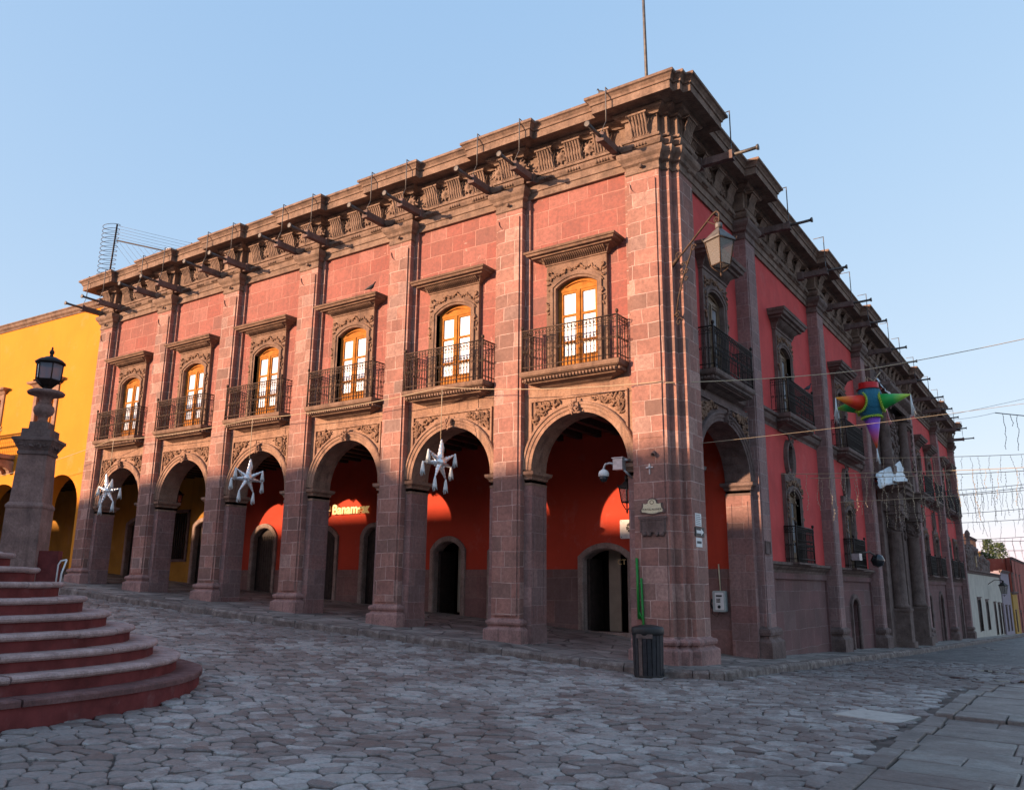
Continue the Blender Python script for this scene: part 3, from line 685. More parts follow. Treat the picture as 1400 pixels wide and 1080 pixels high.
def frieze_ornaments():
    bs, rs = [], []
    for k in range(6):
        c = AC[k]; bs += [(c-.78, .16, 0), (c, .16, 0), (c+.78, .16, 0)]; rs += [(c-.39, .16, 0), (c+.39, .16, 0)]
    bs += [(c, -.005, 0) for c in PC]; rs += [(c+s_*.33, 0.005, 0) for c in PC[1:4] for s_ in (-1, 1)]
    R = PI/2
    for a, b in zip(RP, RP[1:]):
        n = max(2, round((b-a-.76)/.98)); st = (b-a-.76)/n
        ys = [a+.38+st*(i+.5) for i in range(n)]; bs += [(XR-.29, y, R) for y in ys]
        if a < 20: rs += [(XR-.29, (p+q)/2, R) for p, q in zip(ys, ys[1:])]
    bs += [(XR+.005, c, R) for c in RP]
    print('brackets', len(bs), 'rosettes', len(rs))
    placed(bracket_mesh().build('bracket', M_CORN, PAL), bs)
    placed(rosette_mesh(4).build('rosette', M_CORN, PAL), rs)
    # waterspouts: carved stone channel, pipe at its tip, iron stay hanging from the cornice
    m = MB(); m.box(FL, -.075, .075, -.1, .82, 11.26, 11.43)
    m.box(FL, -.095, .095, .74, .84, 11.24, 11.45); m.box(FL, -.10, .10, -.1, .1, 11.22, 11.46)
    sp = m.build('waterspout', M_DARKST, PAL)
    q = MB(); q.tube([FL(0, .6, 11.36), FL(0, 1.1, 11.36), FL(0, 1.42, 11.37)], .042, 8); q.lathe(FL(0, 1.38, 11.37), [(.06, 0), (.075, .05), (.05, .05)], 9, (0, -1, 0)); q.build('pipe', M_PIPE, sp)
    q = MB(); q.tube([FL(.12, .76, 12.58), FL(.12, .76, 11.72)], .015, 5); q.tube([FL(.12, .45, 12.56), FL(.12, .76, 12.57)], .013, 5); q.tube([FL(.12, .76, 11.74), FL(.0, .80, 11.44)], .010, 4); q.build('stay_rod', M_STAY, sp)
    ss = [(c+s_*1.17, .05, 0) for c in AC for s_ in (1, -1)]+[(-22.6, .12, 0)]
    ss += [(XR, y, R) for y in (1.62, 6.2, 10.25, 13.87, 16.6, 20.8, 23.4, 27.2, 31.7, 35.2, 38.0, 42.0, 46.2)]
    placed(sp, ss)
frieze_ornaments()
# --- arches, imposts, jamb panels, spandrels
def arch_bay(c, fr, hw, rise, d, mat, jm, zpl, seed):
    """d: depth of the arcade wall's face; returns nothing, adds archivolt > keystone, imposts, spandrel carving"""
    o = dict(u0=c-hw, u1=c+hw, zs=ZS, rise=rise, kind='e')
    m = MB(); arch_mould(m, fr, o, [(-.004, d-.05), (-.004, d+.03), (.07, d+.035), (.085, d+.055), (.15, d+.06), (.165, d+.085), (.20, d+.09), (.225, d+.07), (.235, d-.02)], None, 28)
    a = m.build('archivolt', mat, PAL)
    k = MB(); k.box(fr, c-.07, c+.07, d, d+.12, ZS+rise-.03, ZS+rise+.2)
    foliage(k, fr, [(c+random.uniform(-.10, .10), ZS+rise+random.uniform(-.05, .28)) for _ in range(16)], .06, d+.13, seed); k.build('keystone', mat, a)
    # frame of the spandrels and carved leaves inside
    zt = 5.72; f = MB()
    uo = hw-.02
    sweep(f, [(c-uo, ZS+.75), (c-uo, zt), (c+uo, zt), (c+uo, ZS+.75)], [(0, d-.01), (0, d+.045), (.05, d+.045), (.05, d-.01)], lambda a_, b_, h: fr(a_, h, b_), 1)
    f.build('spandrel_frame', mat, a)
    pts = []; rn = random.Random(seed+50)
    while len(pts) < 84:
        u = rn.uniform(-uo+.05, uo-.05); z = rn.uniform(ZS+.85, zt-.05)
        rr = math.hypot(u/(hw+.30), (z-ZS)/(rise+.30))
        if rr > 1.02: pts.append((c+u, z))
    g = MB(); foliage(g, fr, [q for q in pts if q[0] < c], .075, d+.02, seed+9); g.build('spandrel_carving', M_TRIM, a); g = MB(); foliage(g, fr, [q for q in pts if q[0] >= c], .075, d+.02, seed+19); g.build('spandrel_carving', M_TRIM, a)
    # imposts: a moulded block on each jamb
    IP = [(.0, 3.80), (.015, 3.81), (.015, 3.86), (.0, 3.87), (.0, 3.93), (.03, 3.95), (.03, 3.99), (.06, 4.02), (.10, 4.05), (.11, 4.12), (-.03, 4.15)]
    for s_ in (-1, 1):
        u = c+s_*hw; i_ = MB(); w = .02
        pl = [(u-s_*.0-s_*(-.19), d+.0), (u, d+.0), (u, -.80), (u+s_*.2, -.80)]
        sweep(i_, pl, IP, lambda a_, b_, h: fr(a_, b_, h), -1 if s_ > 0 else 1); i_.build('impost', mat, a)
        j = MB(); zb = zpl; z0, z1 = zb+.62, 3.66
        for (b0, b1, y0, y1) in ((-.72, -.66, z0, z1), (-.31, -.25, z0, z1), (-.66, -.31, z0, z0+.06), (-.66, -.31, z1-.06, z1)):
            j.box(fr, u-.03 if s_ > 0 else u-.0, u+.0 if s_ > 0 else u+.03, b0, b1, y0, y1) if False else j.box(fr, min(u, u-s_*.025), max(u, u-s_*.025), b0, b1, y0, y1)
        j.box(fr, min(u, u-s_*.04), max(u, u-s_*.04), -.78, -.20, zb-.3, zb+.42)
        j.build('jamb_panel', jm, a)
        j = MB(); j.box(fr, min(u, u+s_*.2), max(u, u+s_*.2), d-.002, d+.004, -.5, 3.84); j.box(fr, min(u+s_*.0, u-s_*.012), max(u+s_*.0, u-s_*.012), -.798, d+.002, -.5, 3.84); j.build('jamb', jm, a)
for k, c in enumerate(AC): arch_bay(c, FL, 1.225, 1.225, -.17, M_ARCHV, M_JAMB, g_side(c, 0), k)
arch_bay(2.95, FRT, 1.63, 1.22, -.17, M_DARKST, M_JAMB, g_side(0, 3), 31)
# --- windows with surround, hood, wooden leaves, curtains (prototype at u = 0, wall face at d = 0, floor z 6.45)
def make_window(name, zf, zs, hood, mat, dw, carve_seed, pane_mat):
    """stone surround is the part; hood, carving, wood frame, panes are sub-parts"""
    o = dict(u0=-.55, u1=.55, z0=zf, zs=zs, rise=.19)
    m = MB(); wall(m, FL, -.80, .80, zf-.02, zs+.62, dw-.27, dw+.10, [dict(o, z0=zf-.02)])
    arch_mould(m, FL, o, [(.0, dw-.10), (.0, dw+.11), (.05, dw+.115), (.06, dw+.14), (.13, dw+.145), (.14, dw+.09)], zf, 14)
    w = m.build('window', mat, PAL)
    if hood:
        h = MB(); zt = zs+.62; hk = 1.75 if mat is M_PORT else 1.0
        sweep(h, [(-.80, dw-.02), (-.80, dw+.10), (.80, dw+.10), (.80, dw-.02)], [(o_, zt+(h_-zt)*hk) for o_, h_ in [(-.02, zt-.02), (.03, zt-.01), (.03, zt+.02), (.05, zt+.03), (.09, zt+.09), (.20, zt+.14), (.26, zt+.145), (.27, zt+.18), (.35, zt+.19), (.37, zt+.24), (.40, zt+.245), (.42, zt+.29), (.36, zt+.30), (-.05, zt+.32)]], lambda a, b, hh: FL(a, b, hh), 1)
        for k in range(30): u = -.83+1.66*(k+.5)/30; h.tube([FL(u, dw+.14, zt+.03*hk), FL(u, dw+.20, zt+.085*hk), FL(u, dw+.30, zt+.135*hk)], [.018, .021, .024], 5)
        h.build('hood', mat, w)
    rn = random.Random(carve_seed); pts = []
    for t in np.linspace(0, 1, 24):
        u = -.66+1.32*t; pts.append((u, arch_z(dict(o, u0=-.68, u1=.68, zs=zs+.1), u)+.14+.04*math.sin(t*25)))
    for s_ in (-1, 1):
        for t in np.linspace(0, 1, 9): pts.append((s_*(.70+.05*math.sin(t*9)), zs+.38-.95*t))
    c = MB(); foliage(c, FL, pts, .062, dw+.115, carve_seed); c.build('carved_band', M_TRIM, w)
    f = MB(); D0 = dw-.045; arch_mould(f, FL, dict(o, u0=-.545, u1=.545), [(-.07, D0-.05), (-.07, D0+.03), (0, D0+.03), (0, D0-.05)], zf, 10)
    zt = zs+.0
    f.box(FL, -.5, .5, D0-.045, D0+.025, zt-.07, zt+.02); f.box(FL, -.035, .035, D0-.045, D0+.035, zf, zt-.07)
    for s_ in (-1, 1):
        a, b = (.035, .48) if s_ > 0 else (-.48, -.035)
        f.box(FL, a, a+.055, D0-.04, D0+.012, zf, zt-.07); f.box(FL, b-.055, b, D0-.04, D0+.012, zf, zt-.07)
        f.box(FL, a+.055, b-.055, D0-.04, D0+.012, zt-.13, zt-.07)
        for zz in (zf+.62, zf+1.27) if zt-zf > 1.7 else (zf+.6, zf+1.15): f.box(FL, a+.055, b-.055, D0-.038, D0+.010, zz-.028, zz+.028)
        f.box(FL, a+.055, b-.055, D0-.03, D0+.004, zf, zf+.30)
    N = 10                                           # arched wooden panel over the leaves
    us = [-.48+.96*i/N for i in range(N+1)]
    for a, b in zip(us, us[1:]): f.add([FL(a, D0-.01, zt+.02), FL(b, D0-.01, zt+.02), FL(b, D0-.01, arch_z(o, b)), FL(a, D0-.01, arch_z(o, a))], [(0, 1, 2, 3)])
    f.build('wooden_frame', M_WOOD if pane_mat is M_CURT else M_BROWNW, w)
    p = MB()
    for s_ in (-1, 1):
        a, b = (.09, .43) if s_ > 0 else (-.43, -.09)
        p.add([FL(a, D0-.02, zf+.3), FL(b, D0-.02, zf+.3), FL(b, D0-.02, zt-.13), FL(a, D0-.02, zt-.13)], [(0, 1, 2, 3)])
    p.build('curtained_pane', pane_mat, w)
    return w
w1 = make_window('window', 6.45, 8.38, True, M_ARCHT, -.24, 3, M_CURT) if False else None
M_ARCHT = stone('window_surround_stone', (.20, .128, .092), (.27, .18, .135), (.10, .068, .055))
WL = make_window('window', 6.45, 8.38, True, M_ARCHT, -.24, 3, M_CURT)
placed(WL, [(c, 0, 0) for c in AC])
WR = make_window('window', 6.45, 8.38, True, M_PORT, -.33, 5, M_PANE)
placed(WR, [(XR, c, PI/2) for c in RWIN])
WD = make_window('window', 2.27, 4.12, False, M_PORT, -.33, 6, M_PANE)
placed(WD, [(XR, c, PI/2) for c in RDOOR])
def ovals():
    o = dict(u0=-.33, u1=.33, z0=4.98, zs=5.28, rise=.33, kind='e'); m = MB()
    pth = [(.36*math.cos(a), 5.22+.50*math.sin(a)) for a in np.linspace(0, 2*PI, 25)[:-1]]
    sweep(m, pth, [(-.06, -.45), (-.06, -.27), (.0, -.21), (.07, -.22), (.09, -.34)], lambda a, b, h: FL(a, h, b), -1, True)
    m.box(FL, -.50, .50, -.36, -.27, 4.6, 4.73); rn = random.Random(8)
    foliage(m, FL, [(rn.uniform(-.5, .5), 4.45+.30*abs(rn.uniform(-1, 1))) for _ in range(46)], .085, -.26, 8)
    foliage(m, FL, [(rn.uniform(-.17, .17), rn.uniform(5.6, 5.86)) for _ in range(14)], .07, -.24, 9)
    ov = m.build('oval_window', M_PORT, PAL)
    p = MB(); p.lathe(FL(0, -.40, 5.22), [(.40, 0), (0, .001)], 20, (0, -1, 0), False, 1, 1.3); p.build('dark_pane', M_DGLASS, ov)
    placed(ov, [(XR, c, PI/2) for c in ROVAL])
ovals()
# --- balconies
def make_balcony(hw, dep, zt, d0, mat, julien=False, nb=26):
    z = zt; m = MB(); pth = [(-hw, d0-.05), (-hw, dep), (hw, dep), (hw, d0-.05)]; mp = lambda a, b, h: FL(a, b, h)
    if not julien:
        sweep(m, pth, [(-.48, z-.42), (-.46, z-.36), (-.40, z-.34), (-.30, z-.29), (-.16, z-.27), (-.16, z-.25), (-.10, z-.235), (-.10, z-.15), (-.05, z-.14), (-.01, z-.11), (0, z-.06), (0, z-.01), (-.04, z), (-.5, z)], mp, 1)
        k = int(2*(hw-.1)/.083)
        for i in range(k): u = -hw+.1+2*(hw-.1)*(i+.5)/k; m.box(FL, u-.023, u+.023, d0, dep-.045, z-.225, z-.165)
        for s_ in (-1, 1):
            for i in range(5): dd = d0+.06+.085*i; m.box(FL, s_*(hw-.045)-.02, s_*(hw-.045)+.02, dd, dd+.045, z-.225, z-.165) if dd < dep-.08 else None
        m.add([FL(-hw+.01, d0-.05, z-.001), FL(hw-.01, d0-.05, z-.001), FL(hw-.01, dep-.01, z-.001), FL(-hw+.01, dep-.01, z-.001)], [(0, 1, 2, 3)])
    else: m.box(FL, -hw, hw, d0-.05, dep, z-.05, z)
    b = m.build('balcony', mat, PAL)
    r = MB(); H = .98; e = .05; a = hw-e; y1 = dep-e
    for zz, rr in ((z+H, .020), (z+.10, .013), (z+H-.16, .010)):
        r.tube([FL(-a, d0, zz), FL(-a, y1, zz)], rr, 5); r.tube([FL(-a, y1, zz), FL(a, y1, zz)], rr, 5); r.tube([FL(a, y1, zz), FL(a, d0, zz)], rr, 5)
    def bar(u, d, i, along):
        r.tube([FL(u, d, z), FL(u, d, z+H)], .0115, 4, False)
        for zz in (z+.36, z+.60): r.blob(FL(u, d, zz), .02, .02, .028, None, 5, 3)
        # scroll between the two top rails and at mid height
        c = (u+.045, z+H-.08) if along else None
        for (zc, R) in ((z+H-.08, .045), (z+.48, .034)):
            pts = []
            for t in range(8):
                an = t*.95+(PI if i % 2 else 0); q = R*(1-.07*t)
                pts.append(FL(u+.05+q*math.cos(an), d, zc+q*math.sin(an)) if along else FL(u, d+.05+q*math.cos(an), zc+q*math.sin(an)))
            r.tube(pts, .0095, 4, True, False)
    for i in range(nb+1): bar(-a+2*a*i/nb, y1, i, True)
    ns = max(1, int((y1-d0)/.1))
    for s_ in (-1, 1):
        for i in range(ns): bar(s_*a, d0+(y1-d0)*i/ns, i, False)
        r.tube([FL(s_*a, y1, z), FL(s_*a, y1, z+H+.03)], .022, 6); r.blob(FL(s_*a, y1, z+H+.08), .042, .042, .05, None, 8, 5)
    r.build('railing', M_RUST if mat is M_ARCHT else M_IRON, b)
    return b
B1 = make_balcony(1.28, .30, 6.36, -.24, M_ARCHT); placed(B1, [(c, 0, 0) for c in AC])
B2 = make_balcony(1.36, .20, 6.36, -.33, M_PORT, nb=26); placed(B2, [(XR, c, PI/2) for c in RWIN if c != 28.0])
B3 = make_balcony(.92, .05, 2.27, -.33, M_PORT, True, 16); placed(B3, [(XR, c, PI/2) for c in RDOOR])
# --- string courses on the side street front, dado ledge, sunk lower panels
def courses():
    for zt, pr in ((6.34, [(-.03, -.40), (.0, -.38), (.02, -.30), (.10, -.24), (.13, -.15), (.13, -.10), (.19, -.07), (.20, 0), (-.03, .01)]),
                   (2.26, [(-.03, -.30), (.0, -.28), (.02, -.20), (.10, -.14), (.13, -.10), (.20, -.07), (.21, 0), (-.03, .02)])):
        m = MB()
        for i, (a, b) in enumerate(zip(RP, RP[1:])):
            if i == 0 and zt < 3: continue
            if i == 3: spans = [(a+.38, 19.9), (26.5, b-.38)]
            else: spans = [(a+.38, b-.38)]
            for (u, v) in spans:
                m = MB(); sweep(m, [(u, -.33), (v, -.33)], [(o, zt+h) for o, h in pr], lambda p, q, h: FRT(p, q, h), 1); m.build('string_course', M_PORT, PAL)
    m = MB()
    for (a, b) in ((6.5, 11.8), (12.9, 18.35), (30.55, 38.85), (39.95, 46.7)):
        m = MB(); z0, z1 = g_side(0, a)-.2, 1.82
        sweep(m, [(a, z0), (a, z1), (b, z1), (b, z0)], [(0, -.335), (0, -.27), (.16, -.27), (.16, -.335)], lambda p, q, h: FRT(p, h, q), 1); m.build('panel_surround', M_LOWW, PAL)
    m = MB()
    for (c, w, zs, r) in RLOW[1:]:
        m = MB(); arch_mould(m, FRT, dict(u0=c-w, u1=c+w, zs=zs, rise=r), [(0, -.36), (0, -.28), (.05, -.25), (.17, -.25), (.18, -.335)], g_side(0, c)-.1, 12); m.build('door_surround', M_DARKST, PAL)
    for i, (c, w, zs, r) in enumerate(RLOW):
        m = MB(); z0 = g_side(0, c); m.box(FRT, c-w, c+w, -.62, -.56, z0, zs+r)
        for k in range(7): u = c-w+2*w*(k+.5)/7; m.box(FRT, u-.012, u+.012, -.562, -.54, z0, zs+r)
        m.build('door', M_DKWOOD, PAL)
    # the grilled opening next to the corner arcade's far pier
    m = MB()
    for k in range(5): u = 5.72+.13*k; m.tube([FRT(u, -.36, .0), FRT(u, -.36, 1.8)], .013, 5)
    m.build('door_grille', M_IRON, PAL)
courses()
# --- the carved portal
def portal():
    c = 23.1; zb = g_side(0, c)
    m = MB(); wall(m, FRT, 19.9, 26.5, zb-.5, 5.0, -.34, .05, [dict(u0=c-1.15, u1=c+1.15, zs=3.6, rise=1.1, kind='e')]); m.box(FRT, 20.1, 26.2, -.34, .05, 6.0, 10.6)
    p = m.build('portal', M_PORT, PAL)
    for u in (20.9, 25.3):
        q = MB(); q.box(FRT, u-.40, u+.40, .0, .70, zb-.5, zb+.3); q.box(FRT, u-.33, u+.33, .0, .62, zb+.3, zb+1.45); q.box(FRT, u-.37, u+.37, .0, .66, zb+1.45, zb+1.55)
        X, Y, _ = FRT(u, .26, 0); q.lathe((X, Y, 0), [(.32, zb+1.55), (.34, zb+1.63), (.30, zb+1.70), (.285, zb+1.76), (.26, 3.75), (.30, 3.80), (.26, 3.86)], 20)
        q.box(FRT, u-.36, u+.36, .0, .70, 4.5, 4.62)
        foliage(q, FRT, [(u+.28*math.sin(t*2.4), 3.95+.5*((t*.37) % 1)) for t in range(40)], .10, .55, 5)
        foliage(q, lambda a_, d_, z_: FRT(u-.27-d_+.5, a_, z_), [(.1+.4*((t*.61) % 1), 3.95+.5*((t*.37) % 1)) for t in range(24)], .10, .50, 7)
        q.box(FRT, u-.26, u+.26, .0, .56, 3.85, 4.5); q.build('column', M_PORT, p)
    e = MB(); pth = [(20.2, -.1), (20.2, .25), (20.5, .25), (20.5, .62), (21.3, .62), (21.3, .25), (24.9, .25), (24.9, .62), (25.7, .62), (25.7, .25), (26.1, .25), (26.1, -.1)]
    sweep(e, pth, [(-.1, 4.62), (.0, 4.62), (.02, 4.85), (.06, 4.88), (.03, 4.90), (.03, 5.35), (.08, 5.38), (.2, 5.46), (.32, 5.50), (.34, 5.62), (.42, 5.68), (.42, 5.74), (-.3, 5.78)], lambda a, b, h: FRT(a, b, h), 1)
    rn = random.Random(4); foliage(e, FRT, [(rn.uniform(21.4, 24.8), rn.uniform(4.95, 5.3)) for _ in range(50)], .12, .28, 8)
    e.build('entablature', M_PORT, p)
    for u in (20.9, 25.3):
        q = MB(); q.box(FRT, u-.30, u+.30, 0, .55, 5.78, 6.5); X, Y, _ = FRT(u, .27, 0); q.lathe((X, Y, 0), [(.25, 6.5), (.27, 6.6), (.22, 6.7), (.20, 8.9), (.25, 9.0), (.21, 9.05)], 16); q.box(FRT, u-.28, u+.28, 0, .55, 9.05, 9.3)
        foliage(q, FRT, [(u+rn.uniform(-.3, .3), rn.uniform(6.7, 9.2)) for _ in range(26)], .10, .6, 3); q.build('upper_column', M_PORT, p)
    e = MB(); sweep(e, [(20.3, -.1), (20.3, .5), (26, .5), (26, -.1)], [(-.1, 9.3), (.0, 9.3), (.05, 9.5), (.2, 9.6), (.3, 9.7), (.3, 9.85), (-.3, 9.9)], lambda a, b, h: FRT(a, b, h), 1)
    foliage(e, FRT, [(rn.uniform(20.5, 25.8), rn.uniform(9.95, 10.7)) for _ in range(60)], .16, .2, 3); e.build('upper_entablature', M_PORT, p)
    g = MB(); foliage(g, FRT, [(c+1.5*math.cos(t), 3.7+1.55*math.sin(t)) for t in np.linspace(.05, PI-.05, 46)], .14, .08, 3)
    foliage(g, FRT, [(c+rn.uniform(-2, 2), rn.uniform(6.1, 9.2)) for _ in range(150)], .15, .08, 4); g.build('carving', M_PORT, p)
    d = MB(); d.box(FRT, c-1.15, c+1.15, -.30, -.22, zb, 4.7); d.build('door', M_DKWOOD, p)
    w = MB(); w.box(FRT, c-.6, c+.6, .05, .09, 6.4, 8.3); w.build('balcony_door', M_DKWOOD, p)
portal()
# --- arcade interior: back wall, ceiling, doors
def interior():
    red = [(-4.79+.16, -3.13-.16, 2.30, .27, g_side(-4, 0)+.03), (-7.72, -6.45, 2.5, .27, .6), (-9.93, -8.88, 2.58, .30, .55), (-12.98, -12.1, 3.1, .30, .85), (-15.6, -14.35, 3.1, .30, .9), (-18.6, -17.5, 3.2, .34, 1.2)]
    yel = [(-22.2, -21.1, 3.7, .2, 1.45), (-26.9, -25.4, 3.9, .2, 1.7), (-30.6, -29.2, 4.0, .2, 1.9)]
    win = [dict(u0=-24.4, u1=-22.75, z0=2.45, zs=4.3, rise=0)]
    fr = lambda u, d, z: (u, 4.7-d, z)
    mk = lambda q: dict(u0=q[0], u1=q[1], z0=q[4], zs=q[3-1], rise=q[3])
    m = MB(); wall(m, fr, -19.6, .15, 2.03, 5.95, -.35, 0, []) if False else None
    m = MB(); wall(m, fr, -19.6, .12, -.5, 5.95, -.30, 0, [mk(q) for q in red]); m.build('arcade_back_wall', M_ORANGE, PAL)
    m = MB(); cur = -19.55
    for q in sorted(red):
        if q[0]-.16 > cur: m = MB(); m.box(fr, cur, q[0]-.14, -.05, .022, -.5, 2.03); m.build('dado', M_DADO, PAL)
        cur = q[1]+.14
    m = MB(); m.box(fr, cur, .1, -.05, .022, -.5, 2.03); m.build('dado', M_DADO, PAL)
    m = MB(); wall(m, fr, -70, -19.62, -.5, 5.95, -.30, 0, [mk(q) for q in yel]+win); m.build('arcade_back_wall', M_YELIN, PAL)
    m = MB(); m.box(fr, -36, -19.6, 0, .9, .8, 1.52+.0); m.build('raised_step', M_DARKST, PAL)
    for q in red+yel:
        m = MB(); o = mk(q); arch_mould(m, fr, o, [(-.02, -.34), (0, .03), (.03, .06), (.05, .06), (.16, .06), (.17, .0)], q[4]-.5, 12)
        m.box(fr, q[0]-.1, q[1]+.1, -.3, .14, q[4]-.4, q[4]); d = m.build('doorway', M_DOORST, PAL)
        if q[0] < -10.5:
            e = MB(); e.box(fr, q[0], q[1], -.22, -.17, q[4], q[2]+q[3]-.01)
            for k in range(9): u = q[0]+(q[1]-q[0])*(k+.5)/9; e.tube([fr(u, -.12, q[4]), fr(u, -.12, q[2]+.05)], .012, 5)
            e.build('barred_door', M_DKWOOD, d)
        else:
            e = MB(); e.box(fr, q[0], q[0]+.10, -.9, -.16, q[4], q[2]+.02); e.build('open_door', M_DKWOOD, d); e = MB(); e.box(fr, q[1]-.06, q[1], -.5, -.16, q[4], q[2]); e.build('open_door', M_DKWOOD, d)
    m = MB(); m.box(fr, -4.22, -3.86, -.75, -.7, .35, 2.6); m.build('pale_inner_wall', M_BROWNW2, PAL); m = MB(); m.box(fr, -9.55, -9.2, -.75, -.7, .75, 2.9); m.build('pale_inner_wall', M_BROWNW2, PAL)
    m = MB(); m.box(fr, -24.5, -22.65, .0, .05, 2.36, 2.46)
    for u in (-24.5, -22.75): m.box(fr, u, u+.1, .0, .05, 2.46, 4.4)
    m.box(fr, -24.5, -22.65, .0, .05, 4.3, 4.42); wf = m.build('barred_window', M_DARKST, PAL)
    m = MB()
    for k in range(11): u = -24.35+.15*k; m.tube([fr(u, -.04, 2.4), fr(u, -.04, 4.35)], .012, 5)
    m.build('window_bars', M_IRON, wf)
    m = MB(); m.box(fr, -24.4, -22.75, -.2, -.16, 2.4, 4.35); m.build('dark_pane', M_DGLASS, wf)
    m = MB(); m.box(fr, -21.0, -20.55, 0, .06, 1.5, 4.2); m.box(fr, -20.1, -19.7, 0, .07, 1.2, 4.4); m.build('wall_pier', M_BROWNW, PAL)
    m = MB(); m.box(ID, -70, .1, .6, 4.75, 5.86, 5.92)
    x = -35.8
    while x < 0: m.box(ID, x, x+.16, .78, 4.7, 5.66, 5.87); x += .62
    m.build('beamed_ceiling', M_DKWOOD, PAL)
M_BROWNW2 = flat('pale_brown_wall', (.42, .36, .28), .8, 0, .1, 4)
interior()

# ------------------------------------------------------------------ writing and fittings on the palace
def rbox(mb, fr, u0, u1, d0, d1, z0, z1, r=.05, n=4):
    pts = []
    for (cx, cz, a0) in ((u1-r, z1-r, 0), (u0+r, z1-r, 90), (u0+r, z0+r, 180), (u1-r, z0+r, 270)):
        for k in range(n+1): a = rad(a0+90*k/n); pts.append((cx+r*math.cos(a), cz+r*math.sin(a)))
    N = len(pts); mb.add([fr(u, d0, z) for u, z in pts]+[fr(u, d1, z) for u, z in pts], [tuple(range(N)), tuple(range(N, 2*N))]+[(k, (k+1) % N, N+(k+1) % N, N+k) for k in range(N)])
def petals(mb, fr, c, z, R, d0, d1, n=5):
    for k in range(n):
        a = 2*PI*k/n+.3; pts = []
        for (rr, da) in ((.30, -.45), (.62, -.62), (1.0, -.5), (1.0, .18), (.72, .48), (.55, .2), (.42, .28)):
            pts.append((c+R*rr*math.cos(a+da), z+R*rr*math.sin(a+da)))
        N = len(pts); mb.add([fr(u, d0, q) for u, q in pts]+[fr(u, d1, q) for u, q in pts], [tuple(range(N)), tuple(range(N, 2*N))]+[(i, (i+1) % N, N+(i+1) % N, N+i) for i in range(N)])
def signs():
    bk = lambda u, d, z: (u, 4.7-d, z)
    t = empty('bank_sign', 'cream raised letters reading Banamex on the red arcade wall', 'sign', (-13.8, 4.66, 3.9))
    text('letters', 'Banamex', .46, .035, M_LIT, t, TXT_L(-14.50, 4.635, 3.90), bold=.012)
    m = MB(); petals(m, bk, -14.86, 4.06, .27, .03, .09); o = m.build('emblem', M_GOLD); o.parent = t; o.matrix_parent_inverse = Matrix.Translation(t.location).inverted()
    t = empty('logo_sign', 'square white sign with black flower emblem beside the arcade corner', 'sign', (-3.15, 4.69, 3.05))
    def par(o): o.parent = t; o.matrix_parent_inverse = Matrix.Translation(t.location).inverted(); return o
    m = MB(); rbox(m, bk, -3.47, -2.87, .03, .06, 2.83, 3.33, .04); par(m.build('board', M_WHITE))
    m = MB(); petals(m, bk, -3.15, 3.12, .14, .06, .066, 6); par(m.build('emblem', M_BLACK))
    m = MB()
    for u in (-3.43, -2.91):
        for z in (2.87, 3.29): m.lathe(bk(u, .06, z), [(.014, 0), (.008, .008), (0, .008)], 8, (0, -1, 0))
    par(m.build('screws', M_BLACK))
    t = empty('door_letters', 'pale letters C T hung inside the corner shop doorway', 'sign', (-3.55, 5.0, 2.1))
    text('letters', 'CT', .20, .01, M_GOLD, t, TXT_L(-3.74, 4.99, 2.16))
    # glazed street name plaque
    t = empty('name_plaque', 'glazed cream name plaque reading Portal Allende on the corner pier', 'plaque', (-.36, -.03, 3.15))
    def par(o): o.parent = t; o.matrix_parent_inverse = Matrix.Translation(t.location).inverted(); return o
    def outline(s_):
        h = [(0, .19), (.06, .18), (.10, .14), (.11, .09), (.17, .075), (.22, .09), (.23, .0), (.27, -.06), (.26, -.11), (.16, -.12), (.10, -.14), (0, -.15)]
        q = [(u*s_, z*s_) for u, z in h]; return q+[(-u, z) for u, z in q[-2:0:-1]]
    def slab(mb, pts, d0, d1):
        N = len(pts); vs = [FL(-.36+u, d0, 3.16+z) for u, z in pts]+[FL(-.36+u, d1, 3.16+z) for u, z in pts]
        mb.add(vs, [tuple(range(N)), tuple(range(N, 2*N))]+[(k, (k+1) % N, N+(k+1) % N, N+k) for k in range(N)])
    m = MB(); slab(m, outline(1.), .021, .05); par(m.build('frame', M_DARKST))
    m = MB(); slab(m, outline(.86), .04, .06); par(m.build('tile', M_CREAM))
    m = MB(); sweep(m, [(-.36+.045*math.cos(a), 3.26+.045*math.sin(a)) for a in np.linspace(0, 2*PI, 17)[:-1]], [(0, .058), (0, .064), (.012, .064)], lambda a, b, h: FL(a, h, b), 1, True); par(m.build('crest', M_BROWNW))
    text('lettering', 'PORTAL ALLENDE', .052, .002, M_BLACK, t, TXT_L(-.36, -.062, 3.10), 'CENTER')
    t = empty('carved_plaque', 'dark carved stone tablet with scrolled foot under the name plaque', 'plaque', (-.36, -.03, 2.75))
    def par(o): o.parent = t; o.matrix_parent_inverse = Matrix.Translation(t.location).inverted(); return o
    m = MB(); m.box(FL, -.64, -.08, .02, .06, 2.65, 2.94); m.box(FL, -.66, -.06, .02, .075, 2.93, 2.98)
    for u in (-.55, -.44, -.28, -.17): m.lathe(FL(u, .04, 2.63), [(.06, 0), (.05, .03), (0, .035)], 10, (0, -1, 0))
    par(m.build('tablet', M_DARKST))
    m = MB(); sweep(m, [(-.60, 2.68), (-.60, 2.90), (-.12, 2.90), (-.12, 2.68)], [(0, .058), (0, .075), (.02, .075), (.02, .058)], lambda a, b, h: FL(a, h, b), 1, True)
    for z in (2.84, 2.79, 2.74): m.box(FL, -.54, -.18, .058, .066, z, z+.012)
    par(m.build('inscription', M_DARKST))
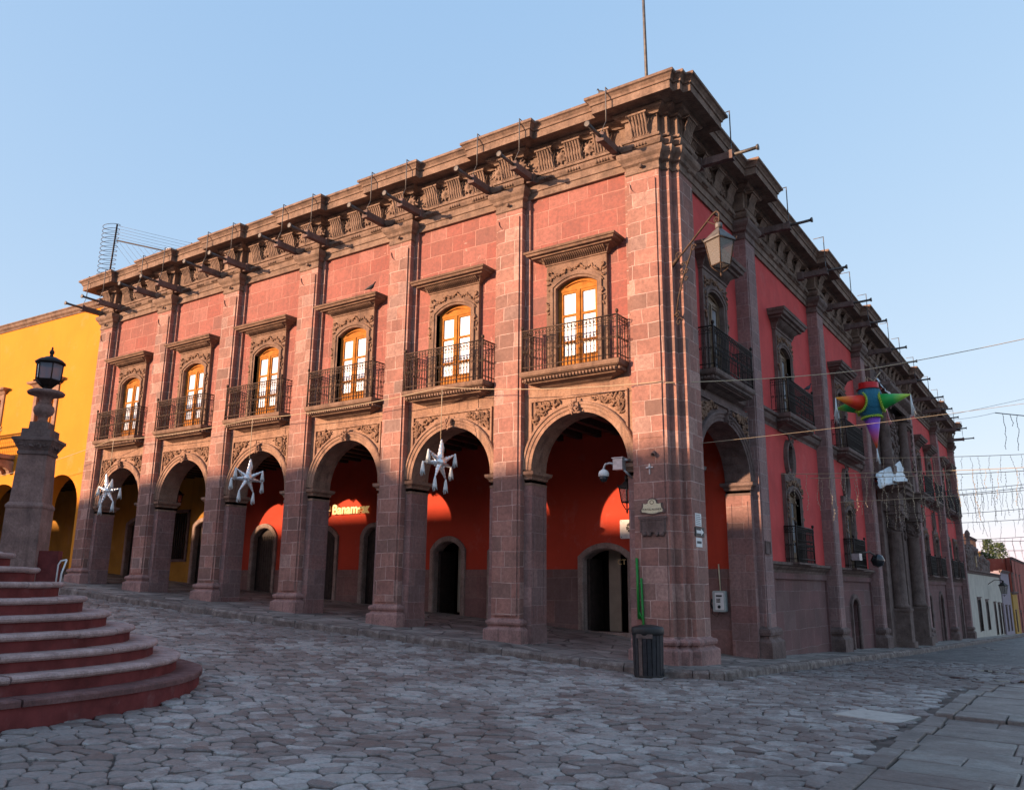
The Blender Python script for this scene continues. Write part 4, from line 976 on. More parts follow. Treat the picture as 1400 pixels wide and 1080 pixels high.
    m = MB(); m.box(FL, -.415, -.385, .022, .04, 3.84, 4.06); m.box(FL, -.48, -.32, .022, .042, 3.965, 3.995); m.lathe(FL(-.4, .03, 3.98), [(.04, 0), (.03, .02), (0, .02)], 8, (0, -1, 0))
    tag(m.build('metal_cross', M_GALV), 'small grey metal cross fixed above the name plaque', 'cross')
    m = MB(); m.lathe(FL(-.29, .02, 4.27), [(.05, 0), (.045, .12), (.03, .12), (.03, .02), (0, .02)], 10, (.1, -1, -.45)); tag(m.build('spout_stub', M_DARKST), 'short dark pipe stub poking from the pier above the metal cross', 'pipe')
    # notices on the side street face
    R = lambda u, d, z: (XR+d, u, z)
    t = empty('one_way_sign', 'black street sign with white right arrow on corner pier', 'sign', (XR+.03, .66, 2.68))
    def par(o): o.parent = t; o.matrix_parent_inverse = Matrix.Translation(t.location).inverted(); return o
    m = MB(); m.box(R, .45, .92, .002, .022, 2.59, 2.78); par(m.build('board', M_BLACK))
    m = MB(); N = [(.50, 2.655), (.74, 2.655), (.74, 2.615), (.88, 2.685), (.74, 2.755), (.74, 2.715), (.50, 2.715)]
    m.add([R(u, .022, z) for u, z in N]+[R(u, .026, z) for u, z in N], [tuple(range(7, 14))]+[(k, (k+1) % 7, 7+(k+1) % 7, 7+k) for k in range(7)]); par(m.build('arrow', M_WHITE))
    for (n_, lab, z0, z1) in (('paper_notice', 'white paper notice with grey lines above the arrow sign', 2.80, 3.06), ('paper_notice', 'white paper notice with a dark bar below the arrow sign', 2.38, 2.57)):
        t = empty(n_, lab, 'notice', (XR, .66, z0))
        m = MB(); m.box(R, .50, .82, .002, .008, z0, z1); o = m.build('sheet', M_WHITE); o.parent = t; o.matrix_parent_inverse = Matrix.Translation(t.location).inverted()
        m = MB()
        if z0 > 2.5:
            for k in range(6): m.box(R, .53, .79-.02*(k % 3), .008, .0095, z0+.03+.038*k, z0+.042+.038*k)
        else: m.box(R, .54, .78, .008, .0095, z0+.07, z0+.12)
        o = m.build('print', M_WIRE); o.parent = t; o.matrix_parent_inverse = Matrix.Translation(t.location).inverted()
    m = MB(); m.box(R, 4.72+.18, 5.25, .02, .035, 2.42, 2.68); sweep(m, [(4.9, 2.42), (4.9, 2.68), (5.25, 2.68), (5.25, 2.42)], [(0, .03), (0, .05), (.03, .05), (.03, .03)], lambda a, b, h: R(a, h, b), 1, True)
    tag(m.build('stone_tablet', M_DARKST), 'small square framed stone tablet on the second side street pilaster', 'plaque')
signs()
def payphone():
    t = empty('payphone', 'grey green payphone box on the arcade end wall with its conduit', 'payphone', (-.74, 4.66, 1.0))
    fr = lambda u, d, z: (-.74+u, 4.67-d, 1.0+z)
    def par(o): o.parent = t; o.matrix_parent_inverse = Matrix.Translation(t.location).inverted(); return o
    m = MB(); rbox(m, fr, -.16, .16, 0, .16, 0, .5, .03); par(m.build('case', M_PHONE))
    m = MB(); rbox(m, fr, -.10, .12, .16, .168, .05, .46, .02); par(m.build('face_plate', M_WHITE))
    m = MB(); m.box(fr, -.07, .08, .168, .172, .36, .40); m.lathe(fr(.0, .168, .12), [(.04, 0), (.035, .02), (0, .02)], 10, (0, -1, 0))
    for i in range(3):
        for j in range(3): m.box(fr, -.06+.035*i, -.035+.035*i, .168, .174, .22+.035*j, .245+.035*j)
    par(m.build('keypad', M_BLACK))
    m = MB(); m.tube([fr(-.20, .10, .08), fr(-.22, .13, .18), fr(-.20, .10, .30)], [.03, .018, .03], 8); m.tube([fr(-.20, .1, .08), fr(-.2, .12, -.05), fr(-.08, .12, -.12), fr(-.02, .08, 0)], .008, 5); par(m.build('handset', M_BLACK))
    m = MB(); m.tube([fr(.0, .03, .5), fr(-.02, .03, 1.15)], .016, 6); par(m.build('conduit', M_CREAM))
payphone()
def litter_bin():
    c = Vector((-.06, -1.05, -.03)); t = empty('litter_bin', 'black slatted round litter bin on the kerb by the corner pier', 'bin', c, rad(12))
    m = MB(); m.lathe((0, 0, 0), [(.235, .02), (.24, .62), (.0, .62)], 20); m.build('liner', M_BLACK, t)
    for k in range(20):
        a = 2*PI*k/20; ca, sa = math.cos(a), math.sin(a); w = .036
        fr = lambda u, d, z: ((.245+d+.02*z)*ca-u*sa, (.245+d+.02*z)*sa+u*ca, z)
        mm = MB(); mm.box(fr, -w, w, 0, .022, .03, .80); mm.build('slat', M_BINW if k == 14 else M_BIN, t)
    m = MB(); m.lathe((0, 0, 0), [(.20, .74), (.292, .75), (.30, .80), (.30, .86), (.285, .89), (.15, .925), (0, .935)], 24); m.build('lid', M_BLACK, t)
    m = MB(); m.lathe((0, 0, 0), [(.255, .66), (.276, .66), (.276, .70), (.255, .70)], 24); m.lathe((0, 0, 0), [(.26, .0), (.272, .0), (.272, .05), (.26, .05)], 24); m.build('hoop', M_IRON, t)
    m = MB(); f2 = lambda u, d, z: (u, -.268-d, z); m.box(f2, -.15, .15, .0, .02, .70, .775); m.build('mouth_plate', M_BINW, t)
litter_bin()
m = MB(); m.tube([(-.71, -.05, .95), (-.73, -.05, 2.15)], .028, 6); m.tube([(-.60, -.05, .14), (-.64, -.05, 1.75)], .024, 6); m.tube([(-.71, -.05, 1.1), (-.63, -.05, .95)], .02, 6)
tag(m.build('green_pipe', M_GREEN), 'pair of thin bright green pipes down the corner pier behind the bin', 'pipe')

def security_camera():
    t = empty('security_camera', 'white dome camera on a swan neck bracket at the corner arch', 'security camera', (-.93, .1, 4.12))
    def par(o): o.parent = t; o.matrix_parent_inverse = Matrix.Translation(t.location).inverted(); return o
    m = MB(); m.box(FL, -1.22, -1.0, -.10, .08, 3.98, 4.22); m.box(FL, -1.24, -.98, -.12, .10, 4.22, 4.24); m.tube([(-1.0, .0, 4.18), (-.93, .15, 4.20)], .03, 6); m.tube([(-1.02, .02, 3.98), (-.90, .17, 3.82)], .025, 6); par(m.build('housing', M_GALV))
    m = MB(); m.tube([(-1.20, 0, 4.10), (-1.33, 0, 4.14), (-1.44, 0, 4.12), (-1.48, 0, 4.03), (-1.48, 0, 3.98)], .026, 7); par(m.build('swan_neck', M_GALV))
    m = MB(); m.lathe((-1.48, 0, 0), [(.03, 4.02), (.09, 3.98), (.115, 3.93), (.115, 3.87), (.10, 3.86)], 16); par(m.build('dome_cover', M_WHITE))
    m = MB(); m.lathe((-1.48, 0, 0), [(.098, 3.86), (.09, 3.80), (.055, 3.75), (0, 3.735)], 16); par(m.build('dome_glass', M_DGLASS))
security_camera()
def lantern(t, c, w0, w1, h, rz, glassm, ironm, n=4, roof=.25):
    """tapered glazed lantern hanging under point c (top of its roof)"""
    x, y, z = c
    m = MB(); m.lathe((x, y, 0), [(.10*w1*2, z), (.13*w1*2, z-.02), (.13*w1*2, z-.10), (.10*w1*2, z-.12)], 12); m.lathe((x, y, 0), [(.11*w1*2, z-.12), (w1*1.12, z-roof-.12), (w1*1.12, z-roof-.15), (w1, z-roof-.15)], n, None, False, 1, 1, rz)
    o1 = m.build('lantern_roof', M_TIN if ironm is M_RUST else ironm)
    zt, zb = z-roof-.15, z-roof-.15-h
    g = MB(); g.lathe((x, y, 0), [(w1*.97, zt), (w0*.97, zb)], n, None, False, 1, 1, rz); o2 = g.build('lantern_glass', glassm)
    f = MB()
    for k in range(n):
        a = 2*PI*k/n+rz; b = a+2*PI/n; P = lambda r, an, zz: (x+r*math.cos(an), y+r*math.sin(an), zz)
        f.tube([P(w1, a, zt), P(w0, a, zb)], .014, 5); f.tube([P(w1, a, zt), P(w1, b, zt)], .013, 5); f.tube([P(w0, a, zb), P(w0, b, zb)], .014, 5)
        f.tube([P(w0, a, zb), P(w0*.7, a, zb-.07), P(.02, a, zb-.16)], .011, 5)
        f.tube([P(w1, a, zt), P(w1*1.15, a, zt+.03), P(w1*1.2, a, zt+.08)], .010, 4)
    f.lathe((x, y, 0), [(.0, zb-.26), (.025, zb-.2), (.02, zb-.15), (0, zb-.14)], 6); o3 = f.build('lantern_frame', ironm)
    for o in (o1, o2, o3): o.parent = t; o.matrix_parent_inverse = (Matrix.Translation(t.location)).inverted()
def curl(mb, c, R, fr, turns=1.3, r=.013, flip=1):
    mb.tube([fr(c[0]+flip*R*(1-.07*t)*math.cos(t*.6), c[1]+R*(1-.07*t)*math.sin(t*.6)) for t in range(int(turns*10.5))], r, 5)
def corner_lantern():
    t = empty('wall_lantern', 'old iron lantern hanging from a scrolled bracket on the corner', 'lantern', (.22, .3, 7.9))
    A = Vector((.2, .2, 0)); dirv = Vector((1.28, -.68, 0)).normalized()
    fr = lambda s_, z: (A.x+dirv.x*s_, A.y+dirv.y*s_, z)
    m = MB(); m.tube([fr(-.05, 8.38), fr(.35, 8.55), fr(1.0, 8.88), fr(1.28, 9.02), fr(1.40, 9.04), fr(1.47, 8.96), fr(1.46, 8.84), fr(1.44, 8.76)], .022, 6)
    m.tube([fr(.02, 7.25), fr(.12, 7.6), fr(.30, 8.0), fr(.55, 8.40), fr(.62, 8.62)], .018, 6)
    m.tube([fr(-.1, 8.34), fr(.15, 8.47)], .045, 6); m.tube([fr(1.12, 8.92), fr(1.32, 8.78), fr(1.42, 8.82)], .012, 5)
    for (s_, z, R) in ((.14, 8.52, .10), (.66, 8.52, .085), (1.36, 8.86, .07), (.07, 7.22, .09), (.10, 7.05, .11), (.26, 8.1, .07), (.40, 8.08, .06), (.22, 7.92, .06), (.38, 7.92, .06), (.20, 7.75, .05), (.42, 8.25, .06), (.30, 8.28, .06)): curl(m, (s_, z), R, fr)
    m.tube([fr(-.1, 7.2), fr(.08, 7.27)], .03, 5); o = m.build('bracket', M_RUST); o.parent = t; o.matrix_parent_inverse = Matrix.Translation(t.location).inverted()
    p = fr(1.44, 8.76); lantern(t, (p[0], p[1], 8.76), .19, .285, .52, rad(20), M_LGLASS, M_RUST, 4, .24)
corner_lantern()
def arcade_lantern():
    t = empty('arcade_lantern', 'small black lantern inside the corner arch under the camera', 'lantern', (-1.1, .4, 3.9))
    lantern(t, (-1.12, .35, 3.90), .11, .16, .30, rad(30), M_LGLASS, M_IRON, 4, .12)
    m = MB(); m.tube([(-1.12, .35, 3.88), (-1.12, .35, 3.96), (-.93, .35, 3.99)], .012, 5); o = m.build('bracket', M_IRON); o.parent = t; o.matrix_parent_inverse = Matrix.Translation(t.location).inverted()
    for i, c in enumerate(AC[1:]):
        t = empty('hanging_lantern', 'dark lantern hanging from the arcade ceiling behind the %s arch from the corner' % ['second', 'third', 'fourth', 'fifth', 'sixth'][i], 'lantern', (c, 2.4, 5.6), 0, 'lanterns hanging in the arcade')
        lantern(t, (c, 2.4, 4.95), .13, .2, .36, rad(30), M_LGLASS, M_IRON, 6, .16)
        m = MB(); m.tube([(c, 2.4, 4.94), (c, 2.4, 5.66)], .01, 5); o = m.build('chain', M_IRON); o.parent = t; o.matrix_parent_inverse = Matrix.Translation(t.location).inverted()
arcade_lantern()

# ------------------------------------------------------------------ pinatas and lines
def silver_pinata(loc, rz, sc, tilt, label):
    t = empty('star_pinata', label, 'pinata', loc, rz, 'silver star pinatas hung before the arches')
    def tr(p):
        p = Vector(p)*sc; return Matrix.Rotation(tilt, 3, 'Y') @ p
    m = MB(); m.lathe((0, 0, 0), [(0, -.15*sc), (.09*sc, -.12*sc), (.15*sc, -.04*sc), (.155*sc, .04*sc), (.10*sc, .12*sc), (0, .15*sc)], 12)
    for k in range(40):
        a, b = random.uniform(0, 2*PI), random.uniform(-1.2, 1.2); d = Vector((math.cos(a)*math.cos(b), math.sin(a)*math.cos(b), math.sin(b))); m.lathe(d*.13*sc, [(.028*sc, 0), (0, .06*sc)], 5, d, False)
    m.build('body', M_FOIL, t)
    q = MB(); d = tr((0, 0, 1)).normalized(); q.lathe(d*.10*sc, [(.09*sc*(1-k_/10*.8)+(.009*sc if k_ % 2 else 0), .5*sc*k_/10) for k_ in range(11)], 11, d, False); q.build('point', M_FOIL, t)
    g = MB(); g.tube([d*.60*sc, d*.60*sc+Vector((.03, 0, -.22))*sc, d*.60*sc+Vector((.06, 0, -.32))*sc], [.02*sc, .05*sc, .02*sc], 7); g.build('tassel', M_TASS, t)
    for k in range(6):
        a = rad(28+k*62-90+5) if True else 0
        a = rad([-62, -5, 34, 146, 185, 242][k]); d = tr((math.cos(a), .28*math.sin(k*2.1), math.sin(a))).normalized()
        q = MB(); q.lathe(d*.09*sc, [(.075*sc*(1-k_/9*.9)+(.008*sc if k_ % 2 else 0), .40*sc*k_/9+random.uniform(-.008, .008)*sc) for k_ in range(10)], 11, d, False); q.build('point', M_FOIL, t)
        e = d*.48*sc; g = MB()
        L = .27*sc; g.tube([e+Vector((0, 0, .02*sc)), e+Vector((0, 0, -.05*sc)), e+Vector((0, 0, -L*.8)), e+Vector((0, 0, -L))], [.018*sc, .032*sc, .058*sc, .04*sc], 8)
        for s_ in range(8):
            b = 2*PI*s_/8; g.tube([e+Vector((.03*math.cos(b), .03*math.sin(b), -.1))*sc, e+Vector((.062*math.cos(b), .062*math.sin(b), -.30-.03*(s_ % 3)))*sc], .009*sc, 4)
        g.build('tassel', M_TASS, t)
    c = MB(); c.tube([(0, 0, .6*sc), (0, 0, (6.15-loc[2]))], .010, 5); c.build('cord', M_ROPE, t)
silver_pinata((-19.55, -.62, 4.47), rad(8), 1.0, rad(-14), 'silver star pinata with white tassels in the arch farthest left')
silver_pinata((-12.44, -.62, 4.44), rad(62), .92, rad(4), 'silver star pinata hanging in the third arch from the left')
silver_pinata((-5.48, -.62, 4.38), rad(78), .92, rad(3), 'silver star pinata with long tassels nearest the corner')
def big_pinata():
    L = Vector((2.86, 5.86, 6.02)); t = empty('cone_pinata', 'large teal pinata with red green and purple cones over the street', 'pinata', L)
    m = MB(); pf = [(.18, -.46), (.27, -.28), (.345, -.08), (.35, .10), (.32, .26), (.27, .42)]; fr_ = [(.0, -.47)]
    for k in range(27):
        zz = -.46+.88*k/26; rr = float(np.interp(zz, [q[1] for q in pf], [q[0] for q in pf])); fr_ += [(rr+.012, zz), (rr-.008, zz+.012)]
    m.lathe((0, 0, 0), fr_+[(0, .43)], 40, None, False); m.build('body', M_TEAL, t)
    m = MB(); m.lathe((0, 0, 0), [(.33, .415), (.34, .42), (.26, .435), (.26, .60), (.22, .61), (.0, .59)], 22); m.build('crown', M_RED, t)
    rt = Vector((.826, .564, 0)); fw = Vector((-.564, .826, 0))
    dirs = [((-1.0*rt - .25*fw)+Vector((0, 0, .12)), M_CONER, .78, .23), ((.80*rt-.50*fw)+Vector((0, 0, .16)), M_CONEG, .74, .23), ((-.80*rt+.55*fw)+Vector((0, 0, -.02)), M_CONEG, .62, .22), ((.72*rt+.62*fw)+Vector((0, 0, -.02)), M_CONEM, .70, .22), (Vector((.06, 0, -1)), M_CONEP, .86, .22)]
    for i, (d, mat, Ln, R) in enumerate(dirs):
        d = d.normalized(); q = Vector((0, 0, 1)).rotation_difference(d); base = d*(.30 if i < 4 else .36)
        m = MB(); m.lathe((0, 0, 0), [(R, 0), (R*.55, Ln*.5), (.012, Ln)], 18); o = m.build('cone', mat, t); o.location = base; o.rotation_mode = 'QUATERNION'; o.rotation_quaternion = q
        m = MB()
        for ring in range(2):
            for k in range(26):
                a = 2*PI*(k+.5*ring)/26; p = Vector((math.cos(a)*R*(1.04+.06*ring), math.sin(a)*R*(1.04+.06*ring), -.02+.03*ring)); m.blob(p, .028, .028, .05+.015*random.random(), (math.cos(a), math.sin(a), .3), 5, 3)
        o = m.build('ruffle', M_LIME, t); o.location = base; o.rotation_mode = 'QUATERNION'; o.rotation_quaternion = q
        tip = base+d*Ln; m = MB(); ln = .62 if i < 2 else .42
        for s_ in range(9):
            a = random.uniform(0, 2*PI); w = random.uniform(.02, .07); p1 = tip+Vector((math.cos(a)*w*.5, math.sin(a)*w*.5, -ln*.5)); p2 = tip+Vector((math.cos(a)*w*1.5, math.sin(a)*w*1.5, -ln*random.uniform(.8, 1.05)))
            m.tube([tip, p1, p2], [.012, .011, .007], 4)
        m.build('tassel', M_PINKT if i == 3 else M_TASS, t)
    m = MB(); m.tube([(0, 0, .59), (-.02, .0, .72), (.0, 0, .78), (.08, .03, .70), (.14, .08, .66), (.22, .12, .80), (.3, .2, .92)], .012, 5); m.tube([(-.1, 0, .5), (-.05, 0, .8)], .008, 4); m.build('cord', M_ROPE, t)
    t.scale = (.90, .90, .90)
    return L
BP = big_pinata()
def catenary(a, b, sag, n=24):
    a, b = Vector(a), Vector(b); return [a.lerp(b, i/n)-Vector((0, 0, sag*4*(i/n)*(1-i/n))) for i in range(n+1)]
def rope(name, label, pts, r, mat, cat='rope'):
    m = MB(); m.tube(pts, r, 5); return tag(m.build(name, mat), label, cat)
rope('rope', 'pale rope from the corner pier carrying the teal pinata over the street', catenary((.02, -.03, 5.72), (2.86, 5.9, 6.93), .06, 12)+catenary((2.86, 5.9, 6.93), (13.5, 15.5, 10.9), .25)[1:], .010, M_ROPE)
rope('rope', 'thin rope from the corner pier passing under the teal pinata', catenary((.33, .9, 4.55), (13.5, 9.8, 7.0), .15), .005, M_ROPE)
rope('rope', 'pale line strung along the balconies and over to the yellow house', catenary((-30, -1.2, 5.2), (-19.7, -.62, 6.18), .2)+catenary((-19.7, -.62, 6.18), (-12.5, -.62, 6.15), .1)[1:]+catenary((-12.5, -.62, 6.15), (-5.5, -.62, 6.2), .1)[1:]+catenary((-5.5, -.62, 6.2), (.0, -.05, 5.75), .1)[1:], .009, M_ROPE)
def icicles():
    rn = random.Random(21)
    spec = [(6.6, 4.55, 4.6, 'nearest to the corner arcade'), (9.5, 4.75, 5.0, 'crossing the oval window of the second bay'), (13., 4.35, 5.2, 'starting on the third pilaster'), (17.5, 6.4, 6.3, 'hung highest beside the teal pinata'),
            (21., 5.1, 6.4, 'passing the plastic sheet on the portal'), (25.5, 5.8, 6.9, 'beyond the portal columns at mid height'), (31., 5.2, 6.4, 'just past the portal, sagging low'), (37., 5.2, 6.2, 'before the last pilaster'), (44., 4.6, 5.8, 'at the far end of the palace'),
            (54., 5., 5.6, 'over the white house'), (66., 4.8, 5.4, 'farthest down the street')]
    for i, (y, z0, z1, lab) in enumerate(spec):
        pts = catenary((.36, y, z0), (14, y+.8+rn.uniform(-.5, .5), z1), .22, 40); m = MB(); m.tube(pts, .007+.0002*y, 4)
        b = MB(); st = .30 if y < 30 else .5
        x = .7
        while x < 13.8:
            tt = (x-.36)/(14-.36); p = pts[0].lerp(pts[-1], tt)-Vector((0, 0, .22*4*tt*(1-tt))); L = rn.choice((.45, .7, 1.2, .9, 1.0)); nb = int(L/.085); q = [p.copy()]
            for k in range(nb): q.append(q[-1]+Vector((rn.uniform(-.03, .03), rn.uniform(-.03, .03), -.085)))
            m.tube(q, .0035+.00009*y, 3, False, False)
            for w in q[1:]: b.blob(w+Vector((rn.uniform(-.02, .02), 0, 0)), .010+.0001*y, .010+.0001*y, .016+.0001*y, None, 4, 2)
            x += st*rn.uniform(.8, 1.25)
        t = empty('icicle_light_string', 'icicle light string across the street '+lab, 'light string', pts[0], 0, 'icicle light strings over the side street')
        for nm, mm, mt in (('wire', m, M_WIRE if y > 20 else M_ROPE), ('bulbs', b, M_BULB)):
            o = mm.build(nm, mt, None, recalc=False); nm == 'bulbs' and tag(o, kind='stuff'); o.parent = t; o.matrix_parent_inverse = Matrix.Translation(t.location).inverted()
    # the loose bundle high over the street at the right
    pts = catenary((5.15, 11.8, 6.62), (10.5, 14.8, 6.3), .12, 30); m = MB(); m.tube(pts, .014, 4); b = MB()
    for k in range(1, 30):
        q = [pts[k].copy()]
        for j in range(rn.choice((4, 7, 12))): q.append(q[-1]+Vector((rn.uniform(-.03, .03), rn.uniform(-.03, .03), -.085)))
        m.tube(q, .008, 3, False, False)
        for w in q[1:]: b.blob(w, .013, .013, .02, None, 4, 2)
    m.tube(catenary((.9, 28, 9.8), (5.15, 11.8, 6.62), .2), .005, 4); m.tube(catenary((.9, 30, 9.9), (16, 24, 11.), .1), .008, 4)
    t = empty('icicle_light_string', 'loose tangled icicle lights hanging alone in the sky at right', 'light string', pts[0], 0, 'icicle light strings over the side street')
    for nm, mm, mt in (('wire', m, M_WIRE), ('bulbs', b, M_WIRE)):
        o = mm.build(nm, mt, None, recalc=False); nm == 'bulbs' and tag(o, kind='stuff'); o.parent = t; o.matrix_parent_inverse = Matrix.Translation(t.location).inverted()
icicles()
def sheets():
    rn = random.Random(2)
    def sheet(name, lab, P):
        n = 9; m = MB(); vs = []
        for i in range(n):
            for j in range(n):
                a, b = i/(n-1), j/(n-1); p = Vector(P[0]).lerp(Vector(P[1]), a).lerp(Vector(P[3]).lerp(Vector(P[2]), a), b); vs.append(p+Vector((rn.uniform(0, .07), rn.uniform(-.05, .05), rn.uniform(-.05, .05))))
        m.add(vs, [(i*n+j, (i+1)*n+j, (i+1)*n+j+1, i*n+j+1) for i in range(n-1) for j in range(n-1)], True); o = m.build(name, M_TARP)
        sol = o.modifiers.new('thick', 'SOLIDIFY'); sol.thickness = .012; tag(o, lab, 'sheet')
    sheet('plastic_sheet', 'crumpled white plastic sheet draped over the portal entablature', [(.70, 17.8, 5.30), (1.15, 21.6, 5.84), (.80, 22.4, 6.85), (.55, 18.4, 5.9)])
    sheet('plastic_sheet', 'torn white plastic sheet on top of the portal near the cornice', [(.95, 19.6, 9.35), (1.0, 22.6, 9.45), (.5, 22.9, 10.25), (.5, 20.0, 10.1)])
sheets()
# ------------------------------------------------------------------ birds, roof things
def pigeon(loc, rz, lab):
    m = MB(); N = 10
    rings = [(-.17, .0, .006, .006), (-.15, .005, .022, .012), (-.09, .03, .04, .028), (-.03, .055, .055, .05), (.03, .075, .058, .062), (.075, .105, .046, .055), (.098, .15, .03, .033), (.108, .185, .028, .03), (.125, .205, .024, .022), (.145, .203, .010, .009), (.165, .196, .003, .003)]
    vs = []
    for (x, z, w, h) in rings:
        for k in range(N): a = 2*PI*k/N; vs.append((x, w*math.cos(a), z+.05+h*math.sin(a)))
    m.add(vs, [(i*N+k, i*N+(k+1) % N, (i+1)*N+(k+1) % N, (i+1)*N+k) for i in range(len(rings)-1) for k in range(N)]+[tuple(range(N)), tuple((len(rings)-1)*N+k for k in range(N))], True)
    t = empty('pigeon', lab, 'pigeon', loc, rz, 'pigeons on the palace'); m.build('body', M_PIGEON, t)
    l = MB()
    for s_ in (-1, 1): l.tube([(.01, .022*s_, .06), (.015, .022*s_, 0)], .005, 5); l.tube([(.015, .022*s_, .003), (.045, .026*s_, .003)], .004, 4)
    l.build('legs', M_BINW, t)
for loc, rz, lab in (((-16.9, -.22, 12.53), 2.6, 'dark pigeon on the cornice near the left end'), ((-1.12, -.48, 12.53), 2.9, 'dark pigeon on the cornice near the street corner'), ((-8.35, -.30, 9.30), .4, 'grey pigeon on the stone hood of the third window'),
                     ((.48, 9.5, 7.37), .9, 'pigeon perched on the second bay balcony rail'), ((.72, 5.0, 12.53), 1.2, 'pigeon on the side street cornice above the second pilaster'), ((.42, 8.6, 12.53), 1.0, 'pigeon on the side street cornice between two ledges'), ((.72, 39.2, 12.53), 1., 'pigeon far along the side street cornice')):
    pigeon(loc, rz, lab)
m = MB(); m.tube([(-1.05, 1.9, 12.3), (-1.12, 1.9, 19.5)], [.05, .03], 7); m.lathe((-1.05, 1.9, 12.3), [(.12, 0), (.12, .1), (.06, .14)], 8)
tag(m.build('flagpole', M_PIPE), 'thin bare flagpole rising from the roof at the corner', 'flagpole')
def roof_fence():
    t = empty('roof_fence', 'wire mesh roof fence with razor wire coil at the left end', 'fence', (-22.6, .2, 12.4))
    def par(o): o.parent = t; o.matrix_parent_inverse = Matrix.Translation(t.location).inverted(); return o
    m = MB(); m.tube([(-22.7, .2, 12.3), (-22.55, .2, 15.0)], .035, 6); m.tube([(-22.55, .25, 14.35), (-18.2, 4.2, 13.35)], .028, 6); m.tube([(-18.2, 4.2, 12.3), (-18.2, 4.2, 13.5)], .03, 6); par(m.build('post', M_IRON))
    m = MB(); p = []
    for k in range(260):
        a = k*2*PI/17; z = 12.35+k/260*2.75; p.append((-22.95+.30*math.cos(a), .2+.30*math.sin(a), z+.05*math.sin(a)))
    m.tube(p, .011, 4); par(m.build('razor_coil', M_WIRE))
    m = MB()
    for k in range(5): m.tube(catenary((-22.55, .2, 14.95-.12*k), (-17.6, 4.8, 13.75-.12*k), .03, 6), .006, 3)
    for k in range(26):
        f = k/26; x, y = -22.65+4.4*f, .2+4.0*f
        m.tube([(x, y, 12.3), (min(-18.2, x+1.2), y+1.1, 14.3-.95*(f+.25))], .005, 3); m.tube([(x, y, 14.3-.95*f), (min(-18.2, x+1.2), y+1.1, 12.3)], .005, 3)
    par(m.build('mesh_panel', M_WIRE))
    t = empty('roof_camera', 'white ball camera on a short post behind the roof edge', 'security camera', (-20.6, 1.2, 12.3))
    m = MB(); m.tube([(0, 0, 0), (.05, 0, 1.0)], .06, 7); m.build('post', M_PIPE, t)
    m = MB(); m.box(ID, -.12, .12, -.1, .1, 1.0, 1.45); m.tube([(.05, -.05, 1.4), (.32, -.12, 1.42)], .04, 6); m.build('housing', M_WHITE, t)
    m = MB(); m.lathe((.42, -.15, 1.28), [(0, -.2), (.14, -.14), (.2, 0), (.14, .14), (0, .2)], 14); m.build('ball', M_WHITE, t)
roof_fence()
